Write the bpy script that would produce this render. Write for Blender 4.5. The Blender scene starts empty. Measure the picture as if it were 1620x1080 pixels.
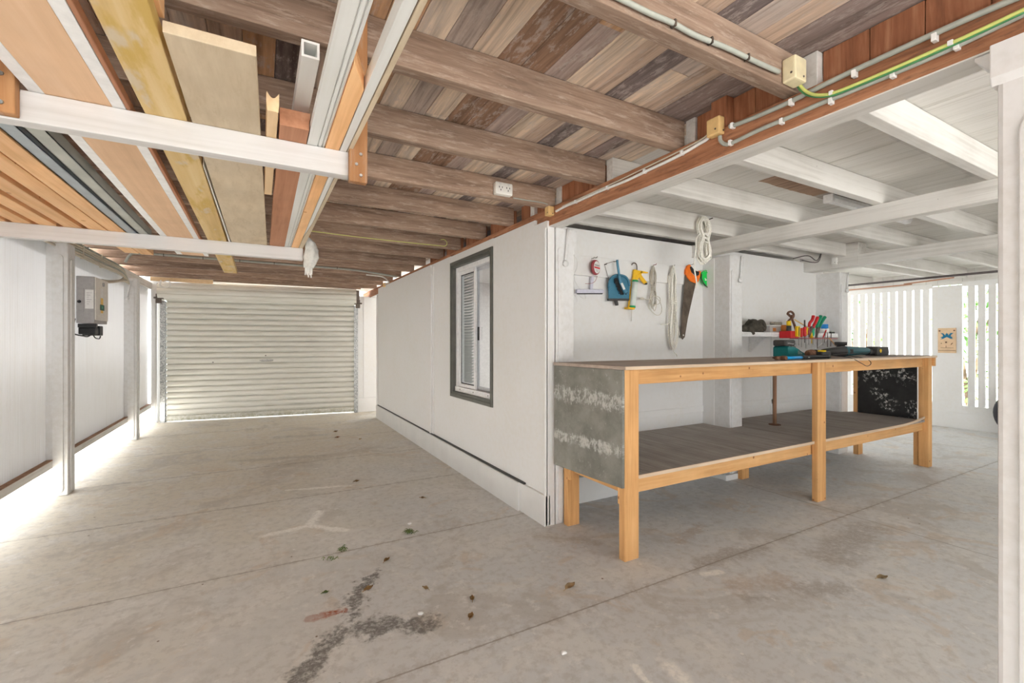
import bpy, bmesh, math, random
from mathutils import Vector, Matrix, noise
random.seed(7)
PI = math.pi
SC = bpy.context.scene
COL = SC.collection

# ---------------------------------------------------------------- measuring helpers
SN, CS = math.sin(math.radians(29)), math.cos(math.radians(29))
EYE = 1.2
def _ray(u, v):
    a = (u - 810) / 720.0; b = (540 - v) / 720.0
    return SN + CS * a, CS - SN * a, b
def onY(u, v, y):
    r = _ray(u, v); t = y / r[1]; return Vector((r[0] * t, y, EYE + r[2] * t))
def onX(u, v, x):
    r = _ray(u, v); t = x / r[0]; return Vector((x, r[1] * t, EYE + r[2] * t))
def onZ(u, v, z):
    r = _ray(u, v); t = (z - EYE) / r[2]; return Vector((r[0] * t, r[1] * t, z))

# ---------------------------------------------------------------- mesh builder
class MB:
    def __init__(s): s.bm = bmesh.new()
    def _mat(s, faces, mi):
        for f in faces: f.material_index = mi
    def box(s, x0, x1, y0, y1, z0, z1, bev=0.0, mi=0):
        x0, x1 = min(x0, x1), max(x0, x1); y0, y1 = min(y0, y1), max(y0, y1); z0, z1 = min(z0, z1), max(z0, z1)
        v = [s.bm.verts.new((x, y, z)) for z in (z0, z1) for y in (y0, y1) for x in (x0, x1)]
        q = [(0, 2, 3, 1), (4, 5, 7, 6), (0, 1, 5, 4), (2, 6, 7, 3), (0, 4, 6, 2), (1, 3, 7, 5)]
        fs = [s.bm.faces.new([v[i] for i in f]) for f in q]
        s._mat(fs, mi)
        if bev > 0:
            es = list({e for f in fs for e in f.edges})
            r = bmesh.ops.bevel(s.bm, geom=es, offset=bev, segments=2, profile=0.5, affect='EDGES')
            s._mat(r['faces'], mi)
        return s
    def prism(s, pts, axis, a0, a1, mi=0, bev=0.0):
        """polygon pts (2-D) extruded along axis between a0 and a1"""
        def mk(p, a):
            if axis == 'x': return (a, p[0], p[1])
            if axis == 'y': return (p[0], a, p[1])
            return (p[0], p[1], a)
        A = [s.bm.verts.new(mk(p, a0)) for p in pts]; B = [s.bm.verts.new(mk(p, a1)) for p in pts]
        n = len(pts); fs = []
        fs.append(s.bm.faces.new(A)); fs.append(s.bm.faces.new(B[::-1]))
        for i in range(n):
            j = (i + 1) % n
            fs.append(s.bm.faces.new([A[j], A[i], B[i], B[j]]))
        s._mat(fs, mi)
        if bev > 0:
            es = list(set(list(fs[0].edges) + list(fs[1].edges)))
            r = bmesh.ops.bevel(s.bm, geom=es, offset=bev, segments=2, profile=0.5, affect='EDGES')
            s._mat(r['faces'], mi)
        return s
    def plate(s, uv, y0, y1, mi=0, bev=0.0):
        """outline traced on the plane y=y0, given real thickness back to y1"""
        pts = [onY(u, v, y0) for u, v in uv]
        return s.prism([(p.x, p.z) for p in pts], 'y', y0, y1, mi, bev)
    def tube(s, pts, r, sides=8, closed=False, mi=0, smooth=0, r1=None):
        pts = [Vector(p) for p in pts]
        if smooth: pts = spline(pts, smooth, closed)
        n = len(pts); rings = []
        up = None
        for i, p in enumerate(pts):
            if closed: t = pts[(i + 1) % n] - pts[i - 1]
            else: t = pts[min(i + 1, n - 1)] - pts[max(i - 1, 0)]
            if t.length < 1e-9: t = Vector((0, 0, 1))
            t.normalize()
            if up is None:
                up = t.orthogonal().normalized()
            up = (up - t * up.dot(t))
            if up.length < 1e-6: up = t.orthogonal()
            up.normalize(); w = t.cross(up)
            rr = r if r1 is None else r + (r1 - r) * i / max(1, n - 1)
            rings.append([s.bm.verts.new(p + (up * math.cos(2 * PI * k / sides) + w * math.sin(2 * PI * k / sides)) * rr) for k in range(sides)])
        fs = []
        for i in range(n if closed else n - 1):
            A, B = rings[i], rings[(i + 1) % n]
            for k in range(sides):
                l = (k + 1) % sides
                try: fs.append(s.bm.faces.new([A[k], A[l], B[l], B[k]]))
                except ValueError: pass
        if not closed:
            fs.append(s.bm.faces.new(rings[0][::-1])); fs.append(s.bm.faces.new(rings[-1]))
        for f in fs: f.smooth = True
        s._mat(fs, mi)
        return s
    def lathe(s, prof, origin, axis, sides=20, mi=0, ell=1.0):
        """prof: (distance along axis, radius)"""
        o = Vector(origin); ax = Vector(axis).normalized(); u = ax.orthogonal().normalized(); w = ax.cross(u)
        if abs(ax.z) < 0.9:
            w = Vector((0, 0, 1)); w = (w - ax * w.dot(ax)).normalized(); u = w.cross(ax)
        rings = [[s.bm.verts.new(o + ax * d + (u * math.cos(2 * PI * k / sides) + w * math.sin(2 * PI * k / sides) * ell) * max(r, 1e-4)) for k in range(sides)] for d, r in prof]
        fs = []
        for A, B in zip(rings, rings[1:]):
            for k in range(sides):
                l = (k + 1) % sides
                fs.append(s.bm.faces.new([A[k], A[l], B[l], B[k]]))
        for f in fs: f.smooth = True
        fs.append(s.bm.faces.new(rings[0][::-1])); fs.append(s.bm.faces.new(rings[-1]))
        s._mat(fs, mi)
        return s
    def blob(s, c, rx, ry, rz, amp=0.15, freq=6, sub=3, mi=0, rot=0):
        r = bmesh.ops.create_icosphere(s.bm, subdivisions=sub, radius=1)
        M = Matrix.Rotation(rot, 3, 'Y')
        for v in r['verts']:
            d = v.co.normalized(); k = 1 + amp * noise.noise(d * freq * 0.4 + Vector(c) * 7)
            k += amp * 0.5 * noise.noise(d * freq + Vector(c) * 3)
            p = Vector((d.x * rx, d.y * ry, d.z * rz)) * k
            v.co = M @ p + Vector(c)
        fs = {f for v in r['verts'] for f in v.link_faces}
        for f in fs: f.smooth = True; f.material_index = mi
        return s
    def build(s, name, mats, parent=None, keep_origin=False):
        bmesh.ops.recalc_face_normals(s.bm, faces=list(s.bm.faces))
        if not isinstance(mats, (list, tuple)): mats = [mats]
        if parent is not None: L = WORLD[parent.name]
        elif keep_origin: L = Vector((0, 0, 0))
        else:
            cs = [v.co for v in s.bm.verts]
            L = Vector(((min(c.x for c in cs) + max(c.x for c in cs)) / 2, (min(c.y for c in cs) + max(c.y for c in cs)) / 2, min(c.z for c in cs)))
        for v in s.bm.verts: v.co -= L
        me = bpy.data.meshes.new(name); s.bm.to_mesh(me); s.bm.free()
        for m in mats: me.materials.append(m)
        o = bpy.data.objects.new(name, me); COL.objects.link(o)
        if parent is None: o.location = L
        else: o.parent = parent
        WORLD[o.name] = L.copy()
        return o
WORLD = {}
def spline(pts, sub, closed=False):
    n = len(pts); out = []
    rng = range(n) if closed else range(n - 1)
    for i in rng:
        if closed: p0, p1, p2, p3 = pts[i - 1], pts[i], pts[(i + 1) % n], pts[(i + 2) % n]
        else: p0, p1, p2, p3 = pts[max(i - 1, 0)], pts[i], pts[i + 1], pts[min(i + 2, n - 1)]
        for k in range(sub):
            t = k / sub
            out.append(0.5 * ((2 * p1) + (p2 - p0) * t + (2 * p0 - 5 * p1 + 4 * p2 - p3) * t * t + (3 * p1 - p0 - 3 * p2 + p3) * t ** 3))
    if not closed: out.append(pts[-1])
    return out
def tag(o, label=None, cat=None, group=None, kind=None):
    if label: o['label'] = label
    if cat: o['category'] = cat
    if group: o['group'] = group
    if kind: o['kind'] = kind
    return o
def thing(name, loc, label, cat, group=None, kind=None):
    o = bpy.data.objects.new(name, None); COL.objects.link(o); o.location = loc
    o.empty_display_size = 0.05
    WORLD[o.name] = Vector(loc)
    return tag(o, label, cat, group, kind)
def struct(o, label=None):
    o['kind'] = 'structure'
    if label: o['label'] = label
    return o

# ---------------------------------------------------------------- materials
class NT:
    def __init__(s, name, rough=0.6, metal=0.0, spec=0.4):
        s.m = bpy.data.materials.new(name); s.m.use_nodes = True
        s.t = s.m.node_tree; s.t.nodes.clear()
        s.out = s.t.nodes.new('ShaderNodeOutputMaterial'); s.b = s.t.nodes.new('ShaderNodeBsdfPrincipled')
        s.t.links.new(s.b.outputs[0], s.out.inputs[0])
        s.b.inputs['Roughness'].default_value = rough; s.b.inputs['Metallic'].default_value = metal
        s.b.inputs['Specular IOR Level'].default_value = spec
    def node(s, typ, **kw):
        n = s.t.nodes.new(typ)
        for k, v in kw.items(): setattr(n, k, v)
        return n
    def link(s, a, b): s.t.links.new(a, b)
    def put(s, sock, val):
        if hasattr(val, 'is_output'): s.link(val, sock)
        elif isinstance(val, (tuple, list)) and len(val) == 3 and sock.type == 'RGBA': sock.default_value = (*val, 1)
        else: sock.default_value = val
    def math(s, op, a, b=None, c=None, clamp=False):
        n = s.node('ShaderNodeMath', operation=op); n.use_clamp = clamp
        for i, v in enumerate((a, b, c)):
            if v is not None: s.put(n.inputs[i], v)
        return n.outputs[0]
    def mix(s, fac, a, b, mode='MIX'):
        n = s.node('ShaderNodeMix', data_type='RGBA', blend_type=mode)
        s.put(n.inputs[0], fac); s.put(n.inputs[6], a); s.put(n.inputs[7], b)
        return n.outputs[2]
    def coord(s, which='Object', scale=(1, 1, 1), loc=None, rnd=False):
        tc = s.node('ShaderNodeTexCoord'); mp = s.node('ShaderNodeMapping'); mp.inputs['Scale'].default_value = scale
        v = tc.outputs[which]
        if rnd:
            oi = s.node('ShaderNodeObjectInfo'); ad = s.node('ShaderNodeVectorMath', operation='ADD')
            cm = s.node('ShaderNodeVectorMath', operation='SCALE'); cx = s.node('ShaderNodeCombineXYZ')
            for i in range(3): s.link(oi.outputs['Random'], cx.inputs[i])
            s.link(cx.outputs[0], cm.inputs[0]); cm.inputs['Scale'].default_value = 37.0
            s.link(v, ad.inputs[0]); s.link(cm.outputs[0], ad.inputs[1]); v = ad.outputs[0]
        s.link(v, mp.inputs['Vector'])
        return mp.outputs[0]
    def noise(s, vec, scale=5, detail=4, rough=0.55, dist=0.0, out=0):
        n = s.node('ShaderNodeTexNoise'); s.link(vec, n.inputs['Vector'])
        n.inputs['Scale'].default_value = scale; n.inputs['Detail'].default_value = detail
        n.inputs['Roughness'].default_value = rough; n.inputs['Distortion'].default_value = dist
        return n.outputs[out]
    def ramp(s, fac, stops, interp='LINEAR'):
        n = s.node('ShaderNodeValToRGB'); n.color_ramp.interpolation = interp
        e = n.color_ramp.elements
        while len(e) > len(stops): e.remove(e[-1])
        while len(e) < len(stops): e.new(0.5)
        for el, (p, c) in zip(e, stops):
            el.position = p; el.color = (*c, 1) if len(c) == 3 else c
        s.link(fac, n.inputs[0]); return n.outputs[0]
    def step(s, fac, lo, hi, inv=False):
        n = s.node('ShaderNodeMapRange', interpolation_type='SMOOTHSTEP')
        s.link(fac, n.inputs[0]); n.inputs[1].default_value = lo; n.inputs[2].default_value = hi
        n.inputs[3].default_value = 1.0 if inv else 0.0; n.inputs[4].default_value = 0.0 if inv else 1.0
        return n.outputs[0]
    def color(s, c): s.put(s.b.inputs['Base Color'], c); return s
    def bump(s, h, strength=0.3, dist=0.01):
        n = s.node('ShaderNodeBump'); n.inputs['Strength'].default_value = strength; n.inputs['Distance'].default_value = dist
        s.link(h, n.inputs['Height']); s.link(n.outputs[0], s.b.inputs['Normal']); return s
M = {}
def flat(name, c, rough=0.5, metal=0.0, var=0.06, sc=40, bump=0.0, spec=0.4):
    n = NT(name, rough, metal, spec); v = n.coord('Object', rnd=True)
    f = n.noise(v, sc, 4)
    n.color(n.ramp(f, [(0.25, tuple(max(0, x * (1 - var * 2)) for x in c)), (0.75, tuple(min(1, x * (1 + var)) for x in c))]))
    if bump: n.bump(f, bump, 0.004)
    M[name] = n.m; return n.m
def wood(name, cols, axis='x', grain=16, along=0.8, vary=0.25, scuff=None, rough=0.75, bump=0.25, spots=None, island=False):
    """cols = dark, mid, light; grain runs along axis"""
    n = NT(name, rough, 0, 0.3)
    sc = {'x': (along, grain, grain), 'y': (grain, along, grain), 'z': (grain, grain, along)}[axis]
    v = n.coord('Object', sc, rnd=True)
    f = n.noise(v, 2.2, 7, 0.62, 0.6)
    fine = n.noise(v, 9, 4, 0.6, 0.2)
    f2 = n.math('ADD', n.math('MULTIPLY', f, 0.7), n.math('MULTIPLY', fine, 0.3))
    c = n.ramp(f2, [(0.3, cols[0]), (0.5, cols[1]), (0.7, cols[2])])
    big = n.noise(n.coord('Object', (1.3, 1.3, 1.3), rnd=True), 2.5, 4)
    if scuff:
        sv = tuple(q * 5 if q < 5 else 26 for q in sc)
        c = n.mix(n.math('MULTIPLY', n.step(n.noise(n.coord('Object', sv, rnd=True), 2.0, 9, 0.75), 0.50, 0.64), 0.6), c, scuff)
    if spots:
        vo = n.node('ShaderNodeTexVoronoi'); n.link(n.coord('Object', (1, 1, 1), rnd=True), vo.inputs['Vector']); vo.inputs['Scale'].default_value = 9
        c = n.mix(n.step(vo.outputs['Distance'], 0.05, 0.1, True), c, spots)
    hs = n.node('ShaderNodeHueSaturation'); n.link(c, hs.inputs['Color'])
    if island: rnd = n.node('ShaderNodeNewGeometry').outputs['Random Per Island']
    else: rnd = n.node('ShaderNodeObjectInfo').outputs['Random']
    val = n.math('ADD', n.math('MULTIPLY', rnd, vary), 1 - vary * 0.5)
    val = n.math('MULTIPLY', val, n.math('ADD', n.math('MULTIPLY', big, 0.5), 0.75))
    n.link(val, hs.inputs['Value'])
    n.color(hs.outputs[0]); n.bump(f2, bump, 0.004)
    M[name] = n.m; return n.m

def white_paint(name, base=(0.80, 0.80, 0.79), grain=None, dirt=0.10, rough=0.5, specks=True):
    n = NT(name, rough, 0, 0.4)
    if grain:
        sc = {'x': (0.7, 22, 22), 'y': (22, 0.7, 22), 'z': (22, 22, 0.7)}[grain]
        f = n.noise(n.coord('Object', sc, rnd=True), 2, 6, 0.62, 0.4)
    else: f = n.noise(n.coord('Object', (1, 1, 1), rnd=True), 28, 5, 0.6)
    big = n.noise(n.coord('Object', (1, 1, 1), rnd=True), 1.7, 5, 0.6)
    d = tuple(b * (1 - dirt * 1.6) * k for b, k in zip(base, (1, .985, .955)))
    c = n.mix(n.math('MULTIPLY', n.step(n.math('ADD', n.math('MULTIPLY', big, .5), n.math('MULTIPLY', f, .5)), 0.42, 0.68), 1.0), base, d)
    if specks:
        vo = n.node('ShaderNodeTexVoronoi'); n.link(n.coord('Object', (1, 1, 1), rnd=True), vo.inputs['Vector']); vo.inputs['Scale'].default_value = 7
        c = n.mix(n.math('MULTIPLY', n.step(vo.outputs['Distance'], 0.012, 0.03, True), 0.6), c, (0.12, 0.10, 0.09))
    n.color(c); n.bump(f, 0.12, 0.004)
    M[name] = n.m; return n.m

white_paint('wall_white', (0.765, 0.765, 0.76), None, 0.018, 0.5, False)
white_paint('post_white', (0.73, 0.73, 0.73), None, 0.07, 0.42, False)
white_paint('timber_white_x', (0.71, 0.695, 0.665), 'x', 0.16, 0.55)
white_paint('timber_white_y', (0.71, 0.695, 0.665), 'y', 0.16, 0.55)
white_paint('rail_white', (0.64, 0.63, 0.625), 'x', 0.12, 0.5)
white_paint('moulding_white', (0.74, 0.75, 0.73), 'y', 0.08, 0.45, False)
white_paint('sheet_white', (0.80, 0.80, 0.79), 'z', 0.05, 0.35, False)
wood('joist', ((0.155, 0.10, 0.07), (0.30, 0.205, 0.15), (0.44, 0.325, 0.245)), 'x', 13, 0.8, 0.35, (0.52, 0.415, 0.335), 0.85, 0.3)
wood('bearer', ((0.17, 0.070, 0.035), (0.37, 0.165, 0.085), (0.52, 0.27, 0.150)), 'y', 12, 0.8, 0.1, (0.14, 0.075, 0.05), 0.8, 0.35)
wood('blocking', ((0.15, 0.06, 0.03), (0.30, 0.12, 0.06), (0.46, 0.22, 0.12)), 'z', 10, 0.9, 0.35, None, 0.8, 0.3)
wood('pine_x', ((0.52, 0.25, 0.085), (0.70, 0.385, 0.155), (0.80, 0.50, 0.235)), 'x', 10, 0.45, 0.12, None, 0.6, 0.08, (0.33, 0.14, 0.05))
wood('pine_y', ((0.52, 0.25, 0.085), (0.70, 0.385, 0.155), (0.80, 0.50, 0.235)), 'y', 10, 0.45, 0.12, None, 0.6, 0.08, (0.33, 0.14, 0.05))
wood('pine_z', ((0.52, 0.25, 0.085), (0.70, 0.385, 0.155), (0.80, 0.50, 0.235)), 'z', 10, 0.45, 0.12, None, 0.6, 0.08, (0.33, 0.14, 0.05))
wood('board_orange', ((0.62, 0.33, 0.14), (0.80, 0.48, 0.24), (0.86, 0.58, 0.33)), 'y', 9, 0.35, 0.2, None, 0.65, 0.05, (0.5, 0.22, 0.08))
wood('board_peach', ((0.62, 0.40, 0.24), (0.72, 0.48, 0.30), (0.78, 0.55, 0.37)), 'y', 7, 0.3, 0.05, None, 0.65, 0.04)
wood('board_beige', ((0.47, 0.37, 0.25), (0.60, 0.50, 0.36), (0.68, 0.58, 0.44)), 'y', 4, 0.8, 0.05, (0.50, 0.40, 0.27), 0.7, 0.05)
wood('board_redbrown', ((0.34, 0.15, 0.08), (0.48, 0.23, 0.13), (0.56, 0.30, 0.18)), 'y', 9, 0.4, 0.15, None, 0.7, 0.06)
wood('cream_pine', ((0.68, 0.47, 0.25), (0.78, 0.57, 0.34), (0.84, 0.65, 0.42)), 'y', 9, 0.4, 0.05, None, 0.6, 0.04)
wood('hanger_wood', ((0.22, 0.10, 0.04), (0.38, 0.18, 0.075), (0.48, 0.26, 0.12)), 'z', 10, 0.5, 0.3, (0.40, 0.30, 0.23), 0.7, 0.15)
wood('shelf_grey', ((0.25, 0.225, 0.205), (0.36, 0.33, 0.305), (0.46, 0.425, 0.395)), 'y', 12, 0.5, 0.1, (0.25, 0.225, 0.20), 0.8, 0.2)
wood('ply_top', ((0.33, 0.26, 0.215), (0.42, 0.345, 0.29), (0.51, 0.43, 0.37)), 'x', 5, 0.8, 0.05, (0.40, 0.33, 0.28), 0.75, 0.08)
wood('ply_edge', ((0.52, 0.38, 0.25), (0.66, 0.52, 0.38), (0.74, 0.62, 0.48)), 'x', 20, 0.5, 0.05, None, 0.7, 0.05)
wood('brown_stick', ((0.20, 0.10, 0.06), (0.33, 0.18, 0.11), (0.42, 0.26, 0.17)), 'z', 10, 0.6, 0.05, None, 0.7, 0.1)
# yellow stained board
n = NT('board_yellow', 0.7); v = n.coord('Object', (9, 0.4, 9)); f = n.noise(v, 2, 6, 0.6, 0.4)
c = n.ramp(f, [(0.3, (0.50, 0.33, 0.13)), (0.5, (0.68, 0.49, 0.22)), (0.7, (0.76, 0.60, 0.34))])
st = n.step(n.noise(n.coord('Object', (5, 1.2, 5)), 2.2, 5, 0.65), 0.48, 0.62)
c = n.mix(n.math('MULTIPLY', st, 0.75), c, (0.55, 0.36, 0.07))
c = n.mix(n.math('MULTIPLY', n.step(n.noise(n.coord('Object', (4, 1.5, 4)), 3.4, 4), 0.56, 0.66), 0.7), c, (0.62, 0.55, 0.45))
n.color(c); M['board_yellow'] = n.m
# varied floorboards seen from below (each board an island)
def boards(name, stops, grain='y', streak=None, rough=0.8):
    n = NT(name, rough, 0, 0.25)
    rnd = n.node('ShaderNodeNewGeometry').outputs['Random Per Island']
    base = n.ramp(rnd, stops, 'CONSTANT')
    ro = n.node('ShaderNodeCombineXYZ'); n.link(n.math('MULTIPLY', rnd, 53.0), ro.inputs[0]); n.link(n.math('MULTIPLY', rnd, 91.0), ro.inputs[2])
    ad = n.node('ShaderNodeVectorMath', operation='ADD'); n.link(n.coord('Object', (20, 1.0, 20)), ad.inputs[0]); n.link(ro.outputs[0], ad.inputs[1])
    g = n.noise(ad.outputs[0], 2.0, 7, 0.65, 0.5)
    c = n.mix(1.0, base, n.ramp(g, [(0.28, (0.45, 0.42, 0.40)), (0.5, (0.95, 0.93, 0.92)), (0.72, (1.35, 1.32, 1.30))]), 'MULTIPLY')
    bl = n.noise(n.coord('Object', (16, 5, 16)), 2.2, 9, 0.75)
    c = n.mix(n.math('MULTIPLY', n.step(bl, 0.50, 0.62), 0.5), c, streak or (0.40, 0.34, 0.30))
    n.color(c); n.bump(g, 0.3, 0.004); M[name] = n.m
boards('floorboards', [(0.0, (0.54, 0.42, 0.33)), (0.12, (0.28, 0.225, 0.21)), (0.26, (0.68, 0.56, 0.44)), (0.38, (0.42, 0.335, 0.30)), (0.48, (0.62, 0.525, 0.44)),
                       (0.60, (0.20, 0.165, 0.16)), (0.67, (0.54, 0.34, 0.20)), (0.74, (0.52, 0.445, 0.395)), (0.86, (0.29, 0.18, 0.12)), (0.91, (0.70, 0.60, 0.49))], streak=(0.55, 0.49, 0.45))
# painted boards with bare strip
n = NT('boards_white', 0.6, 0, 0.3); v = n.coord('Object', (22, 0.6, 22)); f = n.noise(v, 2, 6, 0.62, 0.4)
rnd = n.node('ShaderNodeNewGeometry').outputs['Random Per Island']
c = n.ramp(f, [(0.30, (0.52, 0.50, 0.46)), (0.45, (0.65, 0.635, 0.60)), (0.65, (0.71, 0.695, 0.665))])
c = n.mix(n.math('MULTIPLY', rnd, 0.16), c, (0.55, 0.52, 0.47))
sx = n.node('ShaderNodeSeparateXYZ'); n.link(n.coord('Object', (1, 1, 1)), sx.inputs[0])
wob = n.math('MULTIPLY', n.math('SUBTRACT', n.noise(n.coord('Object', (1, 1, 1)), 9, 3), 0.5), 0.03)
def rect(x0, x1, y0, y1):
    X = n.math('ADD', sx.outputs[0], wob); Y = n.math('ADD', sx.outputs[1], wob)
    a = n.math('MULTIPLY', n.math('GREATER_THAN', X, x0), n.math('LESS_THAN', X, x1))
    b = n.math('MULTIPLY', n.math('GREATER_THAN', Y, y0), n.math('LESS_THAN', Y, y1)); return n.math('MULTIPLY', a, b)
raw = n.ramp(f, [(0.35, (0.20, 0.11, 0.06)), (0.6, (0.40, 0.25, 0.16))])
c = n.mix(n.math('MULTIPLY', rect(2.72, 3.34, 1.62, 1.74), 0.95), c, raw)
c = n.mix(n.math('MULTIPLY', rect(3.34, 3.75, 1.62, 1.74), 0.9), c, n.ramp(f, [(0.35, (0.22, 0.19, 0.16)), (0.6, (0.42, 0.38, 0.33))]))
c = n.mix(n.math('MULTIPLY', rect(2.7, 3.9, 0.97, 1.06), 0.45), c, (0.5, 0.49, 0.48))
n.color(c); n.bump(f, 0.2, 0.004); M['boards_white'] = n.m

# concrete slab
n = NT('concrete', 0.62, 0, 0.35)
co = n.coord('Object'); sx = n.node('ShaderNodeSeparateXYZ'); n.link(co, sx.inputs[0]); X, Y = sx.outputs[0], sx.outputs[1]
big = n.noise(co, 0.9, 6, 0.6, 0.3); mid = n.noise(co, 3.1, 8, 0.62, 0.5); fine = n.noise(co, 22, 8, 0.7); tiny = n.noise(co, 90, 4, 0.6)
warm = n.step(n.math('ADD', n.math('MULTIPLY', X, -0.10), n.math('ADD', n.math('MULTIPLY', Y, 0.085), n.math('MULTIPLY', big, 0.7))), 0.36, 0.86)
c = n.mix(warm, (0.625, 0.63, 0.635), (0.675, 0.625, 0.53))
c = n.mix(n.math('MULTIPLY', n.step(mid, 0.49, 0.60), 0.55), c, (0.72, 0.705, 0.675))
c = n.mix(n.math('MULTIPLY', n.step(n.noise(co, 1.7, 7, 0.65, 0.8), 0.53, 0.63), 0.5), c, (0.46, 0.425, 0.385))
c = n.mix(n.math('MULTIPLY', n.step(n.noise(co, 2.6, 5, 0.6, 1.2), 0.57, 0.66), 0.4), c, (0.58, 0.45, 0.33))
c = n.mix(n.math('MULTIPLY', n.step(fine, 0.46, 0.62), 0.38), c, (0.43, 0.405, 0.375))
c = n.mix(n.math('MULTIPLY', n.step(n.noise(co, 14, 8, 0.7), 0.55, 0.66), 0.55), c, (0.78, 0.765, 0.74))
nz = n.math('SUBTRACT', n.noise(co, 7, 6, 0.7), 0.5); nz2 = n.math('SUBTRACT', n.noise(co, 30, 5, 0.7), 0.5)
def capsule(ax, ay, bx, by, r, edge=0.45, amp=0.30):
    """mask round a segment on the slab, ragged by noise"""
    dx, dy = bx - ax, by - ay; L2 = dx * dx + dy * dy + 1e-9
    px = n.math('SUBTRACT', X, ax); py = n.math('SUBTRACT', Y, ay)
    t = n.math('DIVIDE', n.math('ADD', n.math('MULTIPLY', px, dx), n.math('MULTIPLY', py, dy)), L2, clamp=True)
    ex = n.math('SUBTRACT', px, n.math('MULTIPLY', t, dx)); ey = n.math('SUBTRACT', py, n.math('MULTIPLY', t, dy))
    d = n.math('SQRT', n.math('ADD', n.math('MULTIPLY', ex, ex), n.math('MULTIPLY', ey, ey)))
    d = n.math('ADD', d, n.math('MULTIPLY', nz, amp)); d = n.math('ADD', d, n.math('MULTIPLY', nz2, amp * 0.5))
    return n.step(d, r * (1 - edge), r, True)
def stain(c, masks, col, k):
    m = masks[0]
    for q in masks[1:]: m = n.math('MAXIMUM', m, q)
    m = n.math('MULTIPLY', m, n.math('ADD', n.math('MULTIPLY', n.step(n.noise(co, 45, 7, 0.75), 0.36, 0.56), 0.65), 0.35))
    return n.mix(n.math('MULTIPLY', m, k), c, col)
c = stain(c, [capsule(.52, 2.41, .38, 2.22, .045, .7), capsule(.38, 2.22, .34, 2.0, .06, .7), capsule(.34, 2.0, .62, 1.86, .075, .7), capsule(.32, 2.0, .12, 1.80, .065, .8)], (0.15, 0.14, 0.13), 0.9)
c = stain(c, [capsule(.19, 2.15, .33, 2.14, .030, .6, .10)], (0.34, 0.075, 0.015), 1.0)
c = stain(c, [capsule(.03, 3.20, .28, 3.24, .044, .8, .10), capsule(.28, 3.24, .48, 3.04, .040, .8, .10), capsule(.28, 3.24, .37, 3.46, .048, .8, .10),
              capsule(.20, 4.09, .66, 3.97, .03, .8, .10), capsule(1.21, 1.25, 1.18, 1.10, .02, .7, .06), capsule(1.33, 1.19, 1.30, 1.05, .05, .9, .10), capsule(2.0, 1.57, 2.1, 1.55, .03, .7, .06)], (0.86, 0.84, 0.80), 1.0)
c = stain(c, [capsule(2.75, 1.35, 3.4, 1.45, .16, .9, .4), capsule(2.1, 1.66, 2.55, 1.62, .09, .9, .25), capsule(2.3, 1.25, 2.5, 1.15, .10, .9, .3), capsule(2.0, 1.32, 2.1, 1.28, .05, .9, .15)], (0.33, 0.29, 0.255), 0.6)
c = stain(c, [capsule(1.5, 2.38, 1.75, 2.15, .08, .9, .25), capsule(0.2, 5.0, 1.0, 5.2, .18, .9, .4)], (0.42, 0.36, 0.29), 0.45)
c = stain(c, [capsule(-.2, 5.35, .55, 5.15, .10, .9, .3), capsule(.2, 6.4, .75, 6.3, .10, .9, .3)], (0.36, 0.345, 0.32), 0.5)
c = stain(c, [capsule(2.05, 1.42, 2.3, 1.35, .10, .9, .3), capsule(2.2, 1.9, 2.5, 2.0, .06, .9, .2)], (0.45, 0.33, 0.24), 0.5)
c = stain(c, [capsule(-.9, 1.7, .1, 2.2, .22, .9, .5), capsule(.1, 2.65, .5, 2.55, .10, .9, .3)], (0.60, 0.60, 0.59), 0.6)
# saw cuts
ja = n.math('ABSOLUTE', n.math('SUBTRACT', n.math('FRACT', n.math('DIVIDE', n.math('ADD', n.math('SUBTRACT', Y, 0.52), n.math('MULTIPLY', nz2, 0.012)), 1.11)), 0.5))
jm = n.step(ja, 0.4945, 0.4985)
jx = n.step(n.math('ABSOLUTE', n.math('ADD', n.math('SUBTRACT', X, 3.57), n.math('MULTIPLY', nz2, 0.012))), 0.002, 0.006, True)
j = n.math('MAXIMUM', jm, jx)
halo = n.step(ja, 0.47, 0.50)
c = n.mix(n.math('MULTIPLY', n.math('MULTIPLY', halo, n.step(fine, 0.4, 0.6)), 0.35), c, (0.30, 0.25, 0.21))
c = n.mix(n.math('MULTIPLY', j, 0.7), c, (0.27, 0.235, 0.20))
vo = n.node('ShaderNodeTexVoronoi'); n.link(co, vo.inputs['Vector']); vo.inputs['Scale'].default_value = 5.5
c = n.mix(n.step(vo.outputs['Distance'], 0.018, 0.04, True), c, (0.16, 0.10, 0.06))
vo = n.node('ShaderNodeTexVoronoi'); n.link(n.coord('Object', (1, 1, 1), rnd=True), vo.inputs['Vector']); vo.inputs['Scale'].default_value = 3.7
c = n.mix(n.step(vo.outputs['Distance'], 0.018, 0.035, True), c, (0.75, 0.74, 0.72))
n.color(c)
n.link(n.math('ADD', n.math('MULTIPLY', mid, 0.30), 0.42), n.b.inputs['Roughness'])
n.bump(n.math('SUBTRACT', n.math('ADD', n.math('MULTIPLY', fine, 0.4), n.math('MULTIPLY', tiny, 0.25)), j), 0.18, 0.006); M['concrete'] = n.m

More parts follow.
